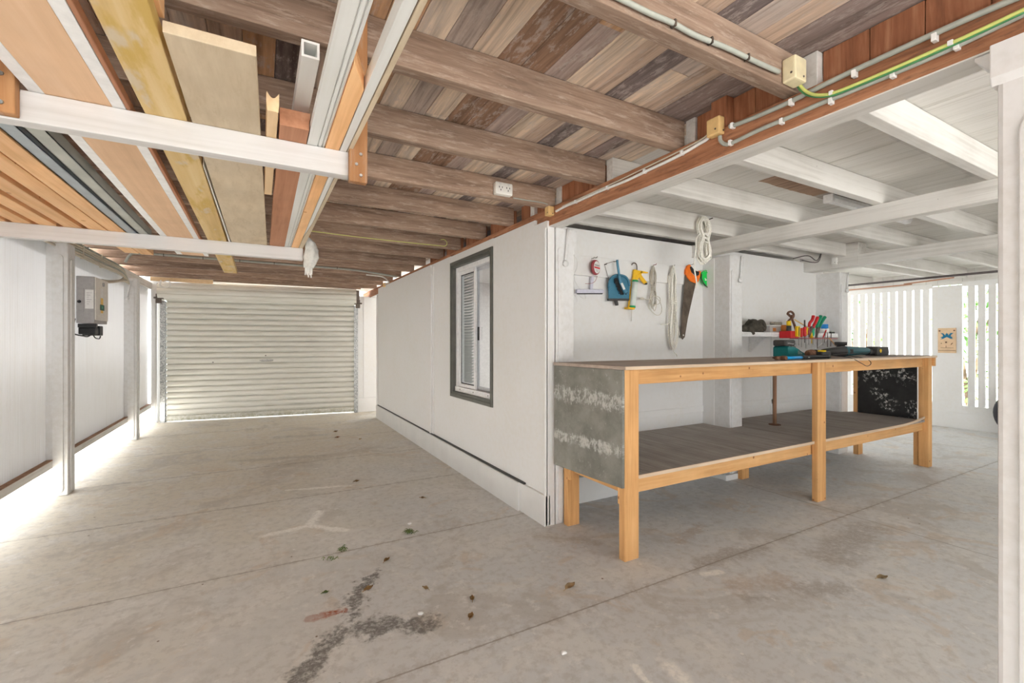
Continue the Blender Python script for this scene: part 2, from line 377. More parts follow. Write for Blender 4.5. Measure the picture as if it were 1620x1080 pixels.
# worn bench panels
n = NT('panel_slate', 0.7); co = n.coord('Object', (1, 1, 1))
c = n.ramp(n.noise(co, 5, 7, 0.65), [(0.35, (0.155, 0.152, 0.130)), (0.65, (0.27, 0.265, 0.235))])
sc_ = n.step(n.noise(n.coord('Object', (6, 40, 30)), 1.4, 9, 0.75, 1.0), 0.54, 0.66)
sx = n.node('ShaderNodeSeparateXYZ'); n.link(co, sx.inputs[0]); Zc = sx.outputs[2]
band = n.math('MAXIMUM', n.step(n.math('ABSOLUTE', n.math('SUBTRACT', Zc, 0.60)), 0.01, 0.07, True), n.step(n.math('ABSOLUTE', n.math('SUBTRACT', Zc, 0.87)), 0.01, 0.10, True))
wear = n.math('MULTIPLY', n.noise(n.coord('Object', (1, 16, 11)), 1.8, 9, 0.78), n.math('ADD', n.math('MULTIPLY', band, 0.32), 0.62))
c = n.mix(n.math('MULTIPLY', n.step(wear, 0.40, 0.54), 0.65), c, (0.66, 0.65, 0.62))
c = n.mix(n.math('MULTIPLY', n.step(n.noise(co, 34, 9, 0.78), 0.58, 0.68), 0.6), c, (0.50, 0.49, 0.46))
n.color(c); n.bump(n.noise(co, 40, 6), 0.2, 0.003); M['panel_slate'] = n.m
n = NT('panel_black', 0.5); co = n.coord('Object', (1, 1, 1))
sx = n.node('ShaderNodeSeparateXYZ'); n.link(co, sx.inputs[0])
cl = n.step(n.noise(co, 5.0, 3), 0.47, 0.60); sp = n.step(n.noise(co, 34, 8, 0.75), 0.53, 0.58)
c = n.mix(n.math('MULTIPLY', cl, sp), n.ramp(n.noise(co, 9, 5), [(0.3, (0.010, 0.010, 0.011)), (0.7, (0.028, 0.028, 0.028))]), (0.62, 0.61, 0.58))
n.color(c); M['panel_black'] = n.m
# galvanised steel
n = NT('galvanised', 0.45, 0.75); co = n.coord('Object')
vo = n.node('ShaderNodeTexVoronoi'); n.link(co, vo.inputs['Vector']); vo.inputs['Scale'].default_value = 70
n.color(n.ramp(vo.outputs['Color'], [(0.2, (0.30, 0.31, 0.31)), (0.8, (0.62, 0.63, 0.62))])); M['galvanised'] = n.m
# roller door steel
n = NT('door_cream', 0.38, 0.0, 0.5); co = n.coord('Object')
sx = n.node('ShaderNodeSeparateXYZ'); n.link(co, sx.inputs[0])
c = n.mix(n.step(n.noise(n.coord('Object', (2, 2, 20)), 1.5, 5), 0.4, 0.75), (0.74, 0.735, 0.68), (0.64, 0.635, 0.57))
c = n.mix(n.math('MULTIPLY', n.step(sx.outputs[2], 0.0, 0.16, True), n.step(n.noise(co, 25, 6, .7), 0.4, 0.6)), c, (0.48, 0.47, 0.34))
n.color(c); M['door_cream'] = n.m
# simple ones
flat('steel', (0.48, 0.48, 0.47), 0.35, 0.9, 0.15)
flat('zinc', (0.36, 0.41, 0.44), 0.5, 0.5, 0.1, 8)
flat('zinc_green', (0.42, 0.44, 0.40), 0.5, 0.4, 0.1, 8)
flat('dark_steel', (0.16, 0.13, 0.11), 0.5, 0.7, 0.2)
flat('saw_steel', (0.17, 0.135, 0.105), 0.55, 0.6, 0.25, 14)
flat('alu_white', (0.82, 0.82, 0.82), 0.35)
flat('alu_grey', (0.52, 0.53, 0.56), 0.4)
flat('seal_black', (0.02, 0.02, 0.022), 0.5)
flat('frame_olive', (0.115, 0.115, 0.10), 0.45, 0, 0.12, 12)
flat('blind', (0.66, 0.67, 0.66), 0.5)
flat('meter_grey', (0.40, 0.385, 0.38), 0.5)
flat('meter_beige', (0.74, 0.71, 0.66), 0.45)
flat('paper', (0.80, 0.79, 0.77), 0.7)
flat('label_yellow', (0.80, 0.52, 0.10), 0.5)
flat('label_green', (0.02, 0.13, 0.08), 0.5)
flat('black', (0.018, 0.018, 0.019), 0.45)
flat('rubber', (0.035, 0.035, 0.042), 0.75, 0, 0.1, 60, 0.1)
flat('charcoal', (0.055, 0.052, 0.05), 0.55)
flat('cable_cream', (0.64, 0.58, 0.47), 0.5)
flat('cable_grey', (0.40, 0.42, 0.375), 0.5)
flat('cable_white', (0.78, 0.77, 0.74), 0.5)
flat('clip_white', (0.88, 0.88, 0.87), 0.4)
flat('earth_yellow', (0.62, 0.66, 0.20), 0.5)
flat('earth_green', (0.07, 0.26, 0.10), 0.5)
flat('box_tan', (0.74, 0.50, 0.22), 0.5)
flat('box_cream', (0.80, 0.72, 0.48), 0.4)
flat('outlet_white', (0.84, 0.82, 0.77), 0.4)
flat('copper', (0.55, 0.30, 0.20), 0.5, 0.4)
flat('pipe_dark', (0.13, 0.11, 0.11), 0.5, 0.4)
flat('rope', (0.86, 0.84, 0.77), 0.85, 0, 0.12, 120, 0.3)
flat('rope_beige', (0.62, 0.58, 0.50), 0.8, 0, 0.12, 120, 0.2)
flat('red', (0.62, 0.02, 0.025), 0.4)
flat('dull_red', (0.38, 0.07, 0.08), 0.5)
flat('orange', (0.95, 0.20, 0.015), 0.4)
flat('green', (0.02, 0.62, 0.08), 0.35)
flat('dark_green', (0.01, 0.26, 0.13), 0.4)
flat('mint', (0.03, 0.42, 0.22), 0.4)
flat('yellow', (0.88, 0.60, 0.01), 0.4)
flat('caulk_yellow', (0.86, 0.50, 0.02), 0.4)
flat('caulk_green', (0.02, 0.40, 0.16), 0.45)
flat('caulk_label', (0.72, 0.78, 0.73), 0.5)
flat('blue_pan', (0.055, 0.20, 0.30), 0.45)
flat('blue_brush', (0.07, 0.235, 0.35), 0.4)
flat('lilac', (0.62, 0.62, 0.72), 0.4)
flat('teal', (0.00, 0.155, 0.165), 0.45)
flat('teal_drill', (0.005, 0.095, 0.125), 0.45)
flat('clear_teal', (0.32, 0.50, 0.48), 0.4)
flat('hammer_blue', (0.01, 0.33, 0.72), 0.35)
flat('tape_blue', (0.02, 0.25, 0.68), 0.5)
flat('rust', (0.20, 0.10, 0.06), 0.8, 0.2, 0.3, 60)
flat('glove', (0.075, 0.065, 0.050), 0.9, 0, 0.3, 30, 0.5)
flat('amber', (0.52, 0.17, 0.02), 0.4)
flat('plaque_wood', (0.76, 0.55, 0.35), 0.55, 0, 0.08, 12)
flat('plaque_blue', (0.005, 0.16, 0.30), 0.5)
flat('plaque_brown', (0.16, 0.08, 0.05), 0.6)
flat('bag', (0.66, 0.65, 0.61), 0.5, 0, 0.15, 30)
flat('leaf_brown', (0.40, 0.25, 0.11), 0.8, 0, 0.2)
flat('leaf_tan', (0.56, 0.42, 0.24), 0.8, 0, 0.2)
flat('leaf_green', (0.16, 0.22, 0.06), 0.8, 0, 0.2)
flat('leaf_red', (0.40, 0.16, 0.06), 0.8, 0, 0.2)
flat('hedge_leaf', (0.10, 0.26, 0.04), 0.6, 0, 0.4, 3)
flat('bark', (0.20, 0.14, 0.09), 0.9, 0, 0.3, 10)
flat('outside_concrete', (0.74, 0.72, 0.69), 0.8, 0, 0.1, 2)
flat('room_white', (0.78, 0.74, 0.72), 0.6)
flat('tube_white', (0.86, 0.87, 0.88), 0.35)
flat('sandpaper', (0.32, 0.29, 0.24), 0.8)
flat('plinth', (0.76, 0.76, 0.745), 0.55, 0, 0.035, 5, 0.1)
# glass
g = bpy.data.materials.new('glass'); g.use_nodes = True; t = g.node_tree; t.nodes.clear()
o_ = t.nodes.new('ShaderNodeOutputMaterial'); mx = t.nodes.new('ShaderNodeMixShader'); tr = t.nodes.new('ShaderNodeBsdfTransparent'); gl = t.nodes.new('ShaderNodeBsdfGlossy')
lw = t.nodes.new('ShaderNodeFresnel'); lw.inputs['IOR'].default_value = 1.5; gl.inputs['Roughness'].default_value = 0.02; tr.inputs['Color'].default_value = (0.94, 0.96, 0.96, 1)
ge = t.nodes.new('ShaderNodeNewGeometry'); ml = t.nodes.new('ShaderNodeMath'); ml.operation = 'MULTIPLY'; sb = t.nodes.new('ShaderNodeMath'); sb.operation = 'SUBTRACT'; sb.inputs[0].default_value = 1.0; t.links.new(ge.outputs['Backfacing'], sb.inputs[1]); t.links.new(lw.outputs[0], ml.inputs[0]); t.links.new(sb.outputs[0], ml.inputs[1]); t.links.new(ml.outputs[0], mx.inputs[0]); t.links.new(tr.outputs[0], mx.inputs[1]); t.links.new(gl.outputs[0], mx.inputs[2]); t.links.new(mx.outputs[0], o_.inputs[0]); M['glass'] = g
n = NT('clear_plastic', 0.25); n.color((0.75, 0.74, 0.73)); n.b.inputs['Alpha'].default_value = 0.55; M['clear_plastic'] = n.m
n = NT('lens_green', 0.15); n.color((0.02, 0.75, 0.12)); n.b.inputs['Transmission Weight'].default_value = 0.3; M['lens_green'] = n.m

# ribbed plastic wall sheet lets daylight through
m = M['sheet_white'].copy(); m.name = 'ribbed_plastic'; t = m.node_tree
pb = next(q for q in t.nodes if q.type == 'BSDF_PRINCIPLED'); ou = next(q for q in t.nodes if q.type == 'OUTPUT_MATERIAL')
tl = t.nodes.new('ShaderNodeBsdfTranslucent'); tl.inputs['Color'].default_value = (0.86, 0.86, 0.87, 1); mx = t.nodes.new('ShaderNodeMixShader'); mx.inputs[0].default_value = 0.20
t.links.new(pb.outputs[0], mx.inputs[1]); t.links.new(tl.outputs[0], mx.inputs[2]); t.links.new(mx.outputs[0], ou.inputs[0]); M['ribbed_plastic'] = m
SKY, SUN, EXPO = 1.3, 11.0, 1.55
ORD = ['first', 'second', 'third', 'fourth', 'fifth', 'sixth', 'seventh', 'eighth', 'ninth', 'tenth', 'eleventh', 'twelfth', 'thirteenth', 'fourteenth', 'fifteenth', 'sixteenth']
LEVEL_TOP, JB, BB = 2.20, 2.07, 1.95      # board underside, joist underside, bearer underside
JY = [0.91 + 0.517 * k for k in range(14)]

# ================================================================ setting
b = MB(); b.box(-1.56, 8.50, -3.6, 8.9, -0.12, 0.0); struct(b.build('floor', M['concrete'], keep_origin=True), 'stained bare concrete floor with saw-cut joints')
b = MB(); b.box(-30, 40, -30, 40, -0.30, -0.13); struct(b.build('ground', M['outside_concrete'], keep_origin=True), 'bright pale ground outside')
# floorboards of the storey above, seen from underneath
b = MB(); x = -1.52; rr = random.Random(3)
while x < 1.72:
    w = 0.098; y = -3.5 - rr.random() * 2.5
    while y < 8.7:
        L = rr.uniform(2.5, 6.0)
        if y + L > -3.5: b.box(x + 0.001, x + w - 0.001, max(y, -3.5) + 0.001, min(y + L, 8.7), LEVEL_TOP + rr.uniform(0, 0.002), LEVEL_TOP + 0.018); y += L
    x += w
struct(b.build('ceiling', M['floorboards'], keep_origin=True), 'underside of mixed brown, grey and tan floorboards over the garage bay')
b = MB(); X1 = x
while x < 8.6:
    w = 0.098; b.box(x + 0.0006, x + w - 0.0006, -3.5, 8.7, LEVEL_TOP + rr.uniform(0, 0.002), LEVEL_TOP + 0.018); x += w
struct(b.build('ceiling', M['boards_white'], keep_origin=True), 'white painted board ceiling with one bare brown strip, over the workbench')
b = MB(); b.box(-1.60, 8.6, -3.5, 8.7, LEVEL_TOP + 0.02, LEVEL_TOP + 0.12); struct(b.build('sun_block_slab', M['timber_white_y'], keep_origin=True), 'unseen slab for the storey above, added to block the sun')  # out of view, added over the boards to keep sun out

# ---- brown joists
note = {0: 'brown hardwood joist carrying the grey cable to the cream junction box',
        1: 'brown hardwood joist just behind the joist with the grey cable',
        2: 'brown hardwood joist just in front of the joist with the double power point',
        3: 'brown hardwood joist with the double power point on it',
        4: 'brown hardwood joist just behind the power point joist, over the rear storage rail',
        5: 'brown hardwood joist second behind the power point joist',
        6: 'brown hardwood joist with a yellow earth wire along it'}
for k, y in enumerate(JY):
    b = MB(); b.box(-1.50, 1.668 + (0.02 if k % 2 else 0), y, y + 0.05, JB, LEVEL_TOP - 0.001, 0.003)
    o = b.build('ceiling_joist', M['joist'])
    lab = note.get(k) or ('brown hardwood joist with grey conduit clipped along it near the roller door' if k == 10 else
                          f'brown hardwood joist, {ORD[k - 7]} behind the one with the yellow earth wire' if k < 10 else
                          f'brown hardwood joist, {ORD[k - 11]} behind the one with the grey conduit')
    tag(o, lab, 'joist', 'brown ceiling joists over the garage bay')
# ---- white joists over the work area (lapped beside the brown ones)
wnote = {0: 'white painted joist nearest the camera, over the right foreground post', 1: 'white painted joist just in front of the fluorescent batten',
         2: 'white painted joist just behind the fluorescent batten', 3: 'white painted joist the rope coil hangs on',
         4: 'white painted joist hard up behind the rope coil joist'}
for k, y in enumerate(JY[:6]):
    x1 = 8.40
    b = MB(); b.box(1.672 + (0.02 if k % 2 else 0), x1, y - 0.053, y - 0.002, JB, LEVEL_TOP - 0.001, 0.003)
    if k == 4:
        b = MB(); b.box(1.672, x1, 2.70, 2.75, JB + 0.01, LEVEL_TOP - 0.001, 0.003)
    if k == 5:
        b = MB(); b.box(5.70, x1, y, y + .05, JB, LEVEL_TOP - 0.001, 0.003)
        wnote[5] = 'white painted joist farthest back, over the slatted screen end'
    tag(b.build('ceiling_joist', M['timber_white_x']), wnote[k], 'joist', 'white painted joists over the work area')
# ---- blocking between joists over the brown bearer
bays = [(0.30, 0.91 - .054)] + [(JY[k] + 0.05, JY[k + 1] - .054) for k in range(13)]
for i, (a, c) in enumerate(bays):
    if i == 2 or i > 8: continue
    b = MB(); n_ = 4 if i == 0 else 3
    for q in range(n_):
        y0 = a + 0.002 + (c - a - 0.004) * q / n_; y1 = a + 0.002 + (c - a - 0.004) * (q + 1) / n_
        b.box(1.700, 1.722 + 0.004 * (q % 2), y0 + .001, y1 - .001, JB + 0.001, LEVEL_TOP - 0.002, 0.002)
    o = b.build('blocking_board', M['blocking'])
    where = ['nearest the camera at the top right edge', 'between the cream and the tan junction boxes', '', 'right behind the tan box on the stud', 'beside the power point joist', 'second behind the power point joist',
             'third behind the power point joist', 'fourth behind the power point joist', 'fifth behind the power point joist'][i]
    tag(o, f'reddish timber infill boards above the brown bearer, {where}', 'boards', 'reddish infill boards above the bearer')
# stud carrying the tan junction box
b = MB(); b.box(1.652, 1.698, 1.19, 1.262, JB + 0.001, LEVEL_TOP - 0.002, 0.002); tag(b.build('timber_stud', M['blocking']), 'short reddish stud above the bearer behind the tan junction box', 'timber')

# ---- bearers
b = MB(); b.box(1.65, 1.75, 0.0, 8.6, BB + 0.004, JB, 0.002); b.box(1.651, 1.749, 0.0, 8.6, BB, BB + 0.006, 0, 1)
tag(b.build('brown_bearer', [M['bearer'], M['timber_white_y']]), 'long reddish brown bearer with white underside above the window wall', 'beam')
b = MB(); b.box(3.43, 3.53, 0.0, 2.86, BB + 0.01, JB, 0.004); tag(b.build('white_bearer', M['timber_white_y']), 'white painted bearer nearer the camera, crossing below the fluorescent batten', 'beam', 'white bearers')
b = MB(); b.box(5.22, 5.32, 0.0, 2.30, BB + 0.01, JB, 0.004); b.box(5.225, 5.40, 2.30, 2.86, BB + 0.012, LEVEL_TOP - 0.004, 0.004); tag(b.build('white_bearer', M['timber_white_y']), 'white painted bearer farther back, over the far end of the bench', 'beam', 'white bearers')
b = MB(); b.box(-1.48, -1.40, -3.5, 8.6, BB + 0.02, JB, 0.003); struct(b.build('wall_plate', M['timber_white_y']), 'white timber plate along the top of the left wall')

# ---- posts
def post(name, x0, x1, y0, y1, h, label, flare=(), beads=(), base=True, group='white posts'):
    b = MB(); b.box(x0, x1, y0, y1, 0.0, h, 0.008)
    return b
def bead(b, face, a, c, z0, z1, pos, th=0.010):
    """capsule shaped raised strip on a post face"""
    r = (c - a) / 2; m = (a + c) / 2; pts = []
    for k in range(9): an = PI * k / 8; pts.append((m + r * math.cos(an), z1 - r + r * math.sin(an)))
    for k in range(9): an = PI + PI * k / 8; pts.append((m + r * math.cos(an), z0 + r + r * math.sin(an)))
    if face == '-y': b.prism(pts, 'y', pos - th, pos + 0.002, 0, 0.003)
    elif face == '+x': b.prism(pts, 'x', pos + th, pos - 0.002, 0, 0.003)
    elif face == '-x': b.prism(pts, 'x', pos - th, pos + 0.002, 0, 0.003)
def rodbrace(b, p0, p1, r=0.008):
    b.tube([p0, Vector(p0) * .5 + Vector(p1) * .5, p1], r, 8); b.lathe([(-.004, .0), (-.004, .022), (.006, .022), (.012, .012), (.016, .0)], p1, (0, -1, 0), 12)
# left wall posts
for i, y in enumerate((2.50, 4.79, 7.07)):
    if i == 0: continue
    b = MB(); b.box(-1.47, -1.31, y, y + 0.16, 0.0, BB + 0.02, 0.008)
    bead(b, '-y', -1.40, -1.335, 0.02, 1.88, y, 0.012)
    bead(b, '+x', y + 0.05, y + 0.11, 0.02, 1.85, -1.31, 0.008)
    o = b.build('wall_post', M['post_white'])
    tag(o, ['', 'white square post on the left, nearest the camera, in front of the meter box', 'white square post on the left between the meter box and the roller door'][i], 'post', 'white posts of the left wall')
    b = MB(); rodbrace(b, (-1.36, y - .012, 1.95), (-1.40, y - .02, 1.72)); b.box(-1.375, -1.345, y - .02, y - .001, 1.93, 1.965); 
    if i == 2: tag(b.build('rod_brace', M['post_white']), 'white painted rod brace on the left post beside the meter box', 'brace', 'white rod braces')
b = MB(); b.box(-1.40, -1.325, 8.42, 8.50, 0.0, BB + 0.02, 0.006); bead(b, '-y', -1.39, -1.345, .02, 1.85, 8.42, .01); tag(b.build('wall_post', M['post_white']), 'slim white post beside the left guide of the roller door', 'post', 'white posts of the left wall')
# bench wall posts
pdata = [(1.70, 1.845, 2.47, 'white post at the corner of the window wall, behind the near end of the bench'),
         (3.58, 3.75, 2.545, 'white post in the middle of the tool wall, right of the handsaw'),
         (5.47, 5.63, 2.575, 'white post at the far end of the tool wall, beside the slatted screen')]
for i, (x0, x1, y, lab) in enumerate(pdata):
    top = BB if i != 1 else BB + 0.008
    b = MB(); b.box(x0, x1, y, 2.83, 0.0, top, 0.006)
    b.prism([(x0 + 0.02, top - 0.004), (x1 + 0.028, top - 0.004), (x1 + 0.028, top - .08), (x1 + .012, top - .10), (x1 + .010, top - .14), (x1 - .01, top - .18), (x0 + .02, top - .18)], 'y', y + 0.002, y + 0.10)
    bead(b, '-y', x0 + 0.012, x0 + 0.05, 0.02, top - 0.13, y, 0.008)
    tag(b.build('wall_post', M['post_white']), lab, 'post', 'white posts along the tool wall')
    b = MB(); xm = x0 + (0.075, 0.13, 0.12)[i]
    rodbrace(b, (xm + .012, y - .014, top - .002), (xm - .012, y - .018, top - (.235, .22, .20)[i]))
    tag(b.build('rod_brace', M['post_white']), ['white painted rod brace on the window wall corner post', 'white painted rod brace on the middle post of the tool wall', 'white painted rod brace on the far post of the tool wall'][i], 'brace', 'white rod braces')
# right foreground post
b = MB(); px0, px1, py0, py1 = 1.625, 1.785, 0.25, 0.412
b.box(px0, px1, py0, py1, 0.0, BB - 0.002, 0.012)
b.prism([(px0, 1.845), (px0 - .010, 1.865), (px0 - .010, BB - .003), (px1 + .010, BB - .003), (px1 + .010, 1.865), (px1, 1.845)], 'y', py0 - .01, py1 + .010, 0, .003)
b.prism([(py1, 1.875), (py1 + .048, BB - .012), (py1 + .048, BB - .003), (py1, BB - .003)], 'x', 1.652, 1.748, 0, .002)
bead(b, '-x', py0 + .03, py1 - .04, 0.02, 1.76, px0, 0.008)
tag(b.build('porch_post', M['post_white']), 'large white post with flared cap at the right edge of the foreground', 'post')

# ---- left wall: sheets above a rail, open below
def sheet(x, y0, y1, z0, z1, pitch=0.034, amp=0.0035):
    b = MB(); n_ = int((y1 - y0) / pitch * 4); rows = []
    for zz in (z0, z1):
        rows.append([b.bm.verts.new((x + amp * math.sin(2 * PI * (i * (y1 - y0) / n_) / pitch), y0 + (y1 - y0) * i / n_, zz)) for i in range(n_ + 1)])
    back = [[b.bm.verts.new((v.co.x - 0.004, v.co.y, v.co.z)) for v in r] for r in rows]
    for i in range(n_):
        f = b.bm.faces.new([rows[0][i], rows[0][i + 1], rows[1][i + 1], rows[1][i]]); f.smooth = True
        f = b.bm.faces.new([back[0][i + 1], back[0][i], back[1][i], back[1][i + 1]]); f.smooth = True
        b.bm.faces.new([rows[0][i + 1], rows[0][i], back[0][i], back[0][i + 1]]); b.bm.faces.new([rows[1][i], rows[1][i + 1], back[1][i + 1], back[1][i]])
    return b
for i, (y0, y1) in enumerate(((-3.4, 4.80), (4.94, 7.08), (7.22, 8.43))):
    struct(sheet(-1.435, y0, y1, 0.285, BB + 0.02).build('wall_left', M['ribbed_plastic']), ['white ribbed sheet of the left wall nearest the camera', 'white ribbed sheet of the left wall behind the meter box', 'bright white ribbed sheet of the left wall by the roller door'][i])
    b = MB(); b.box(-1.475, -1.395, y0, y1 - .012 if i != 0 else y1 - .012, 0.225, 0.285, 0.003)
    b.box(-1.432, -1.393, y0, y1 - .012, 0.284, 0.289, 0, 1)
    tag(b.build('bottom_rail', [M['timber_white_y'], M['brown_stick']]), ['white bottom rail under the nearest left wall sheet', 'white bottom rail under the wall sheet with the meter box', 'white bottom rail under the left wall sheet by the roller door'][i], 'rail', 'bottom rails of the left wall')

# ---- window wall
WX = 1.63; WY0, WY1, WZ0, WZ1 = 3.25, 4.17, 0.67, 1.962
b = MB()
def slab(y0, y1, z0, z1): b.box(WX, WX + 0.018, y0, y1, z0, z1)
slab(2.475, WY0, 0.2, 1.985); slab(WY1, 4.74, 0.2, 2.03); slab(WY0, WY1, 0.2, WZ0); slab(WY0, WY1, WZ1, 2.025); slab(2.62, WY0, 1.985, 2.02)
b.box(WX - 0.008, WX + .018, 4.745, 7.25, 0.2, 2.03)
b.box(WX + .018, WX + .12, 4.17, 7.35, 0.0, BB - .002); b.box(WX + .018, WX + .12, 2.84, 3.25, 0.0, BB - .002); b.box(WX + .018, WX + .12, 3.25, 4.17, 0, WZ0); b.box(WX + .018, WX + .06, 2.475, 2.84, 0, BB - .002)
b.box(WX - .012, WX + .12, 7.25, 7.36, 0.0, BB - .002, .006)
bead(b, '-x', 4.69, 4.75, 0.21, 1.93, WX - .004, 0.022); b.box(WX - .008, WX + .01, 4.66, 4.745, .2, 2.0, .003); bead(b, '-x', 7.265, 7.31, .21, 1.93, WX - .012, .01)
b.box(WX - .012, WX + .01, 2.475, 2.50, 0, 1.94, .005)
struct(b.build('wall_right', M['wall_white'], keep_origin=True), 'smooth white panelled wall with the sliding window')
b = MB(); prof = [(1.598, 0), (1.598, .192), (1.603, .2), (WX + .03, .2), (WX + .03, 0)]
b.prism(prof, 'y', 2.80, 7.3); b.box(1.612, WX + .03, 2.475, 2.80, 0, .2, .004)
struct(b.build('baseboard_right', M['plinth'], keep_origin=True), 'white plinth along the foot of the window wall')
b = MB(); b.box(1.612, WX + .002, 2.74, 7.24, .2005, .212); struct(b.build('shadow_strip', M['charcoal'], keep_origin=True), 'dark strip coloured as the shadow above the window wall plinth')  # shade above the plinth ledge, put in as a charcoal strip
# short wall beside roller door
b = MB(); b.box(1.43, 2.0, 8.02, 8.10, 0.0, 1.97, .004); b.prism([(1.43, 0), (1.405, .0), (1.43, .25)], 'y', 8.0, 8.10); b.box(1.425, 2.0, 8.005, 8.03, 0, .24, .006)
b.box(1.55, 1.556, 8.012, 8.02, .25, 1.95); struct(b.build('wall_back', M['wall_white'], keep_origin=True), 'narrow white wall between the roller door and the window wall')
b = MB(); b.box(-2.0, -1.25, 8.51, 8.55, 0, 2.2); b.box(-1.4, 2.0, 8.45, 8.5, 2.10, 2.2); struct(b.build('wall_back', M['wall_white'], keep_origin=True), 'wall above and beside the roller door')

# ---- window
w = bpy.data.objects.new('window_1', None); COL.objects.link(w); w.location = (WX, (WY0 + WY1) / 2, WZ0); WORLD['window_1'] = Vector(w.location)
struct(w, 'tall sliding window with dark olive surround in the white wall')
b = MB(); f = 0.052
def ring(b, x0, x1, y0, y1, z0, z1, f, bev=0.003, mi=0):
    b.box(x0, x1, y0, y0 + f, z0, z1, bev, mi); b.box(x0, x1, y1 - f, y1, z0, z1, bev, mi)
    b.box(x0, x1, y0 + f, y1 - f, z0, z0 + f, bev, mi); b.box(x0, x1, y0 + f, y1 - f, z1 - f, z1, bev, mi)
ring(b, WX - .012, WX + .03, WY0 + .002, WY1 - .002, WZ0 + .002, WZ1 - .002, .03); ring(b, WX - .004, WX + .085, WY0 + .028, WY1 - .028, WZ0 + .028, WZ1 - .028, .028)
b.build('window_surround', M['frame_olive'], w)
b = MB(); ring(b, WX + .03, WX + .10, WY0 + .056, WY1 - .056, WZ0 + .056, WZ1 - .056, .042)
b.box(WX + .022, WX + .03, WY0 + .056, WY1 - .056, WZ0 + .056, WZ0 + .10)
for q in range(3): b.lathe([(0, .006), (.003, .004)], (WX + .022, WY0 + .14 + q * .30, WZ0 + .08), (-1, 0, 0), 8, 1)
b.build('window_frame', [M['alu_white'], M['dark_steel']], w)
ym = 3.715
b = MB(); ring(b, WX + .045, WX + .065, ym - .02, WY1 - .10, WZ0 + .10, WZ1 - .10, .032); b.build('sash', M['alu_white'], w)
b = MB(); ring(b, WX + .053, WX + .057, ym + .010, WY1 - .131, WZ0 + .131, WZ1 - .131, .010, 0); b.build('seal', M['seal_black'], w)
b = MB(); ring(b, WX + .072, WX + .092, WY0 + .10, ym + .02, WZ0 + .10, WZ1 - .10, .030); b.build('sash', M['alu_grey'], w)
b = MB(); b.box(WX + .058, WX + .072, ym - .055, ym - .035, 1.21, 1.33, .004); b.build('latch', M['black'], w)
b = MB(); b.box(WX + .054, WX + .057, ym + .008, WY1 - .13, WZ0 + .13, WZ1 - .13); b.build('pane', M['glass'], w)
b = MB(); b.box(WX + .081, WX + .084, WY0 + .128, ym - .008, WZ0 + .128, WZ1 - .128); b.build('pane', M['glass'], w)
# blind behind the left pane
t_ = thing('venetian_blind', (WX + .16, 4.3, .78), 'pale venetian blind behind the left window pane', 'blind')
b = MB(); z = .80
while z < 1.90:
    b.prism([(WX + .14, z), (WX + .175, z + .024), (WX + .177, z + .022), (WX + .142, z - .002)], 'y', 4.0, 4.62); z += .028
b.build('slat', M['blind'], t_)
b = MB(); b.box(WX + .135, WX + .18, 4.0, 4.62, 1.895, 1.93, .003); b.build('head_rail', M['alu_white'], t_)
# room behind the window
b = MB(); b.box(1.76, 6.0, 6.0, 6.06, 0, 2.06); b.box(1.76, 6.0, 2.86, 6.0, 2.05, 2.065); struct(b.build('wall_inside', M['room_white'], keep_origin=True), 'pale wall and ceiling of the room behind the window')
d = bpy.data.objects.new('door_2', None); COL.objects.link(d); d.location = (3.45, 5.98, 0); WORLD['door_2'] = Vector(d.location); struct(d, 'white panelled door in the room behind the window')
b = MB(); b.box(3.10, 3.80, 5.965, 5.998, 0, 1.86, .003); b.build('door_leaf', M['room_white'], d)
b = MB(); ring(b, 3.02, 3.02, 0, 0, 0, 0, 0) if False else None
b.box(3.02, 3.10, 5.955, 5.998, 0, 1.90, .004); b.box(3.80, 3.88, 5.955, 5.998, 0, 1.90, .004); b.box(3.02, 3.88, 5.95, 5.998, 1.86, 1.94, .004); b.build('door_casing', M['alu_white'], d)

# ---- tool wall behind the bench
b = MB(); b.box(1.80, 5.60, 2.82, 2.86, .0, JB - .002)
b.box(2.0, 5.47, 2.812, 2.822, .555, .61, .003); b.box(3.575, 3.583, 2.70, 2.822, .2, BB)
for xx in (4.62,): b.box(xx, xx + .03, 2.812, 2.822, .2, 1.25, .003)
struct(b.build('wall_tool', M['wall_white'], keep_origin=True), 'white wall behind the workbench that the tools hang on')
b = MB(); b.box(1.845, 3.58, 2.70, 2.83, 0, .195, .006); b.box(3.75, 5.47, 2.70, 2.83, 0, .195, .006); b.box(3.50, 3.66, 2.52, 2.70, 0, .05, .008); b.box(5.38, 5.56, 2.545, 2.70, 0, .06, .008)
struct(b.build('baseboard_tool', M['plinth'], keep_origin=True), 'white plinth along the foot of the tool wall')
b = MB(); b.box(5.60, 5.64, 2.83, 6.0, 0, JB - .002); struct(b.build('wall_inside', M['wall_white'], keep_origin=True), 'end wall of the room by the slatted screen')
b = MB(); b.box(1.90, 3.32, 2.800, 2.8195, 1.708, 1.862, .002); tag(b.build('hanging_board', M['wall_white']), 'long white horizontal board that the tools hang from', 'board')

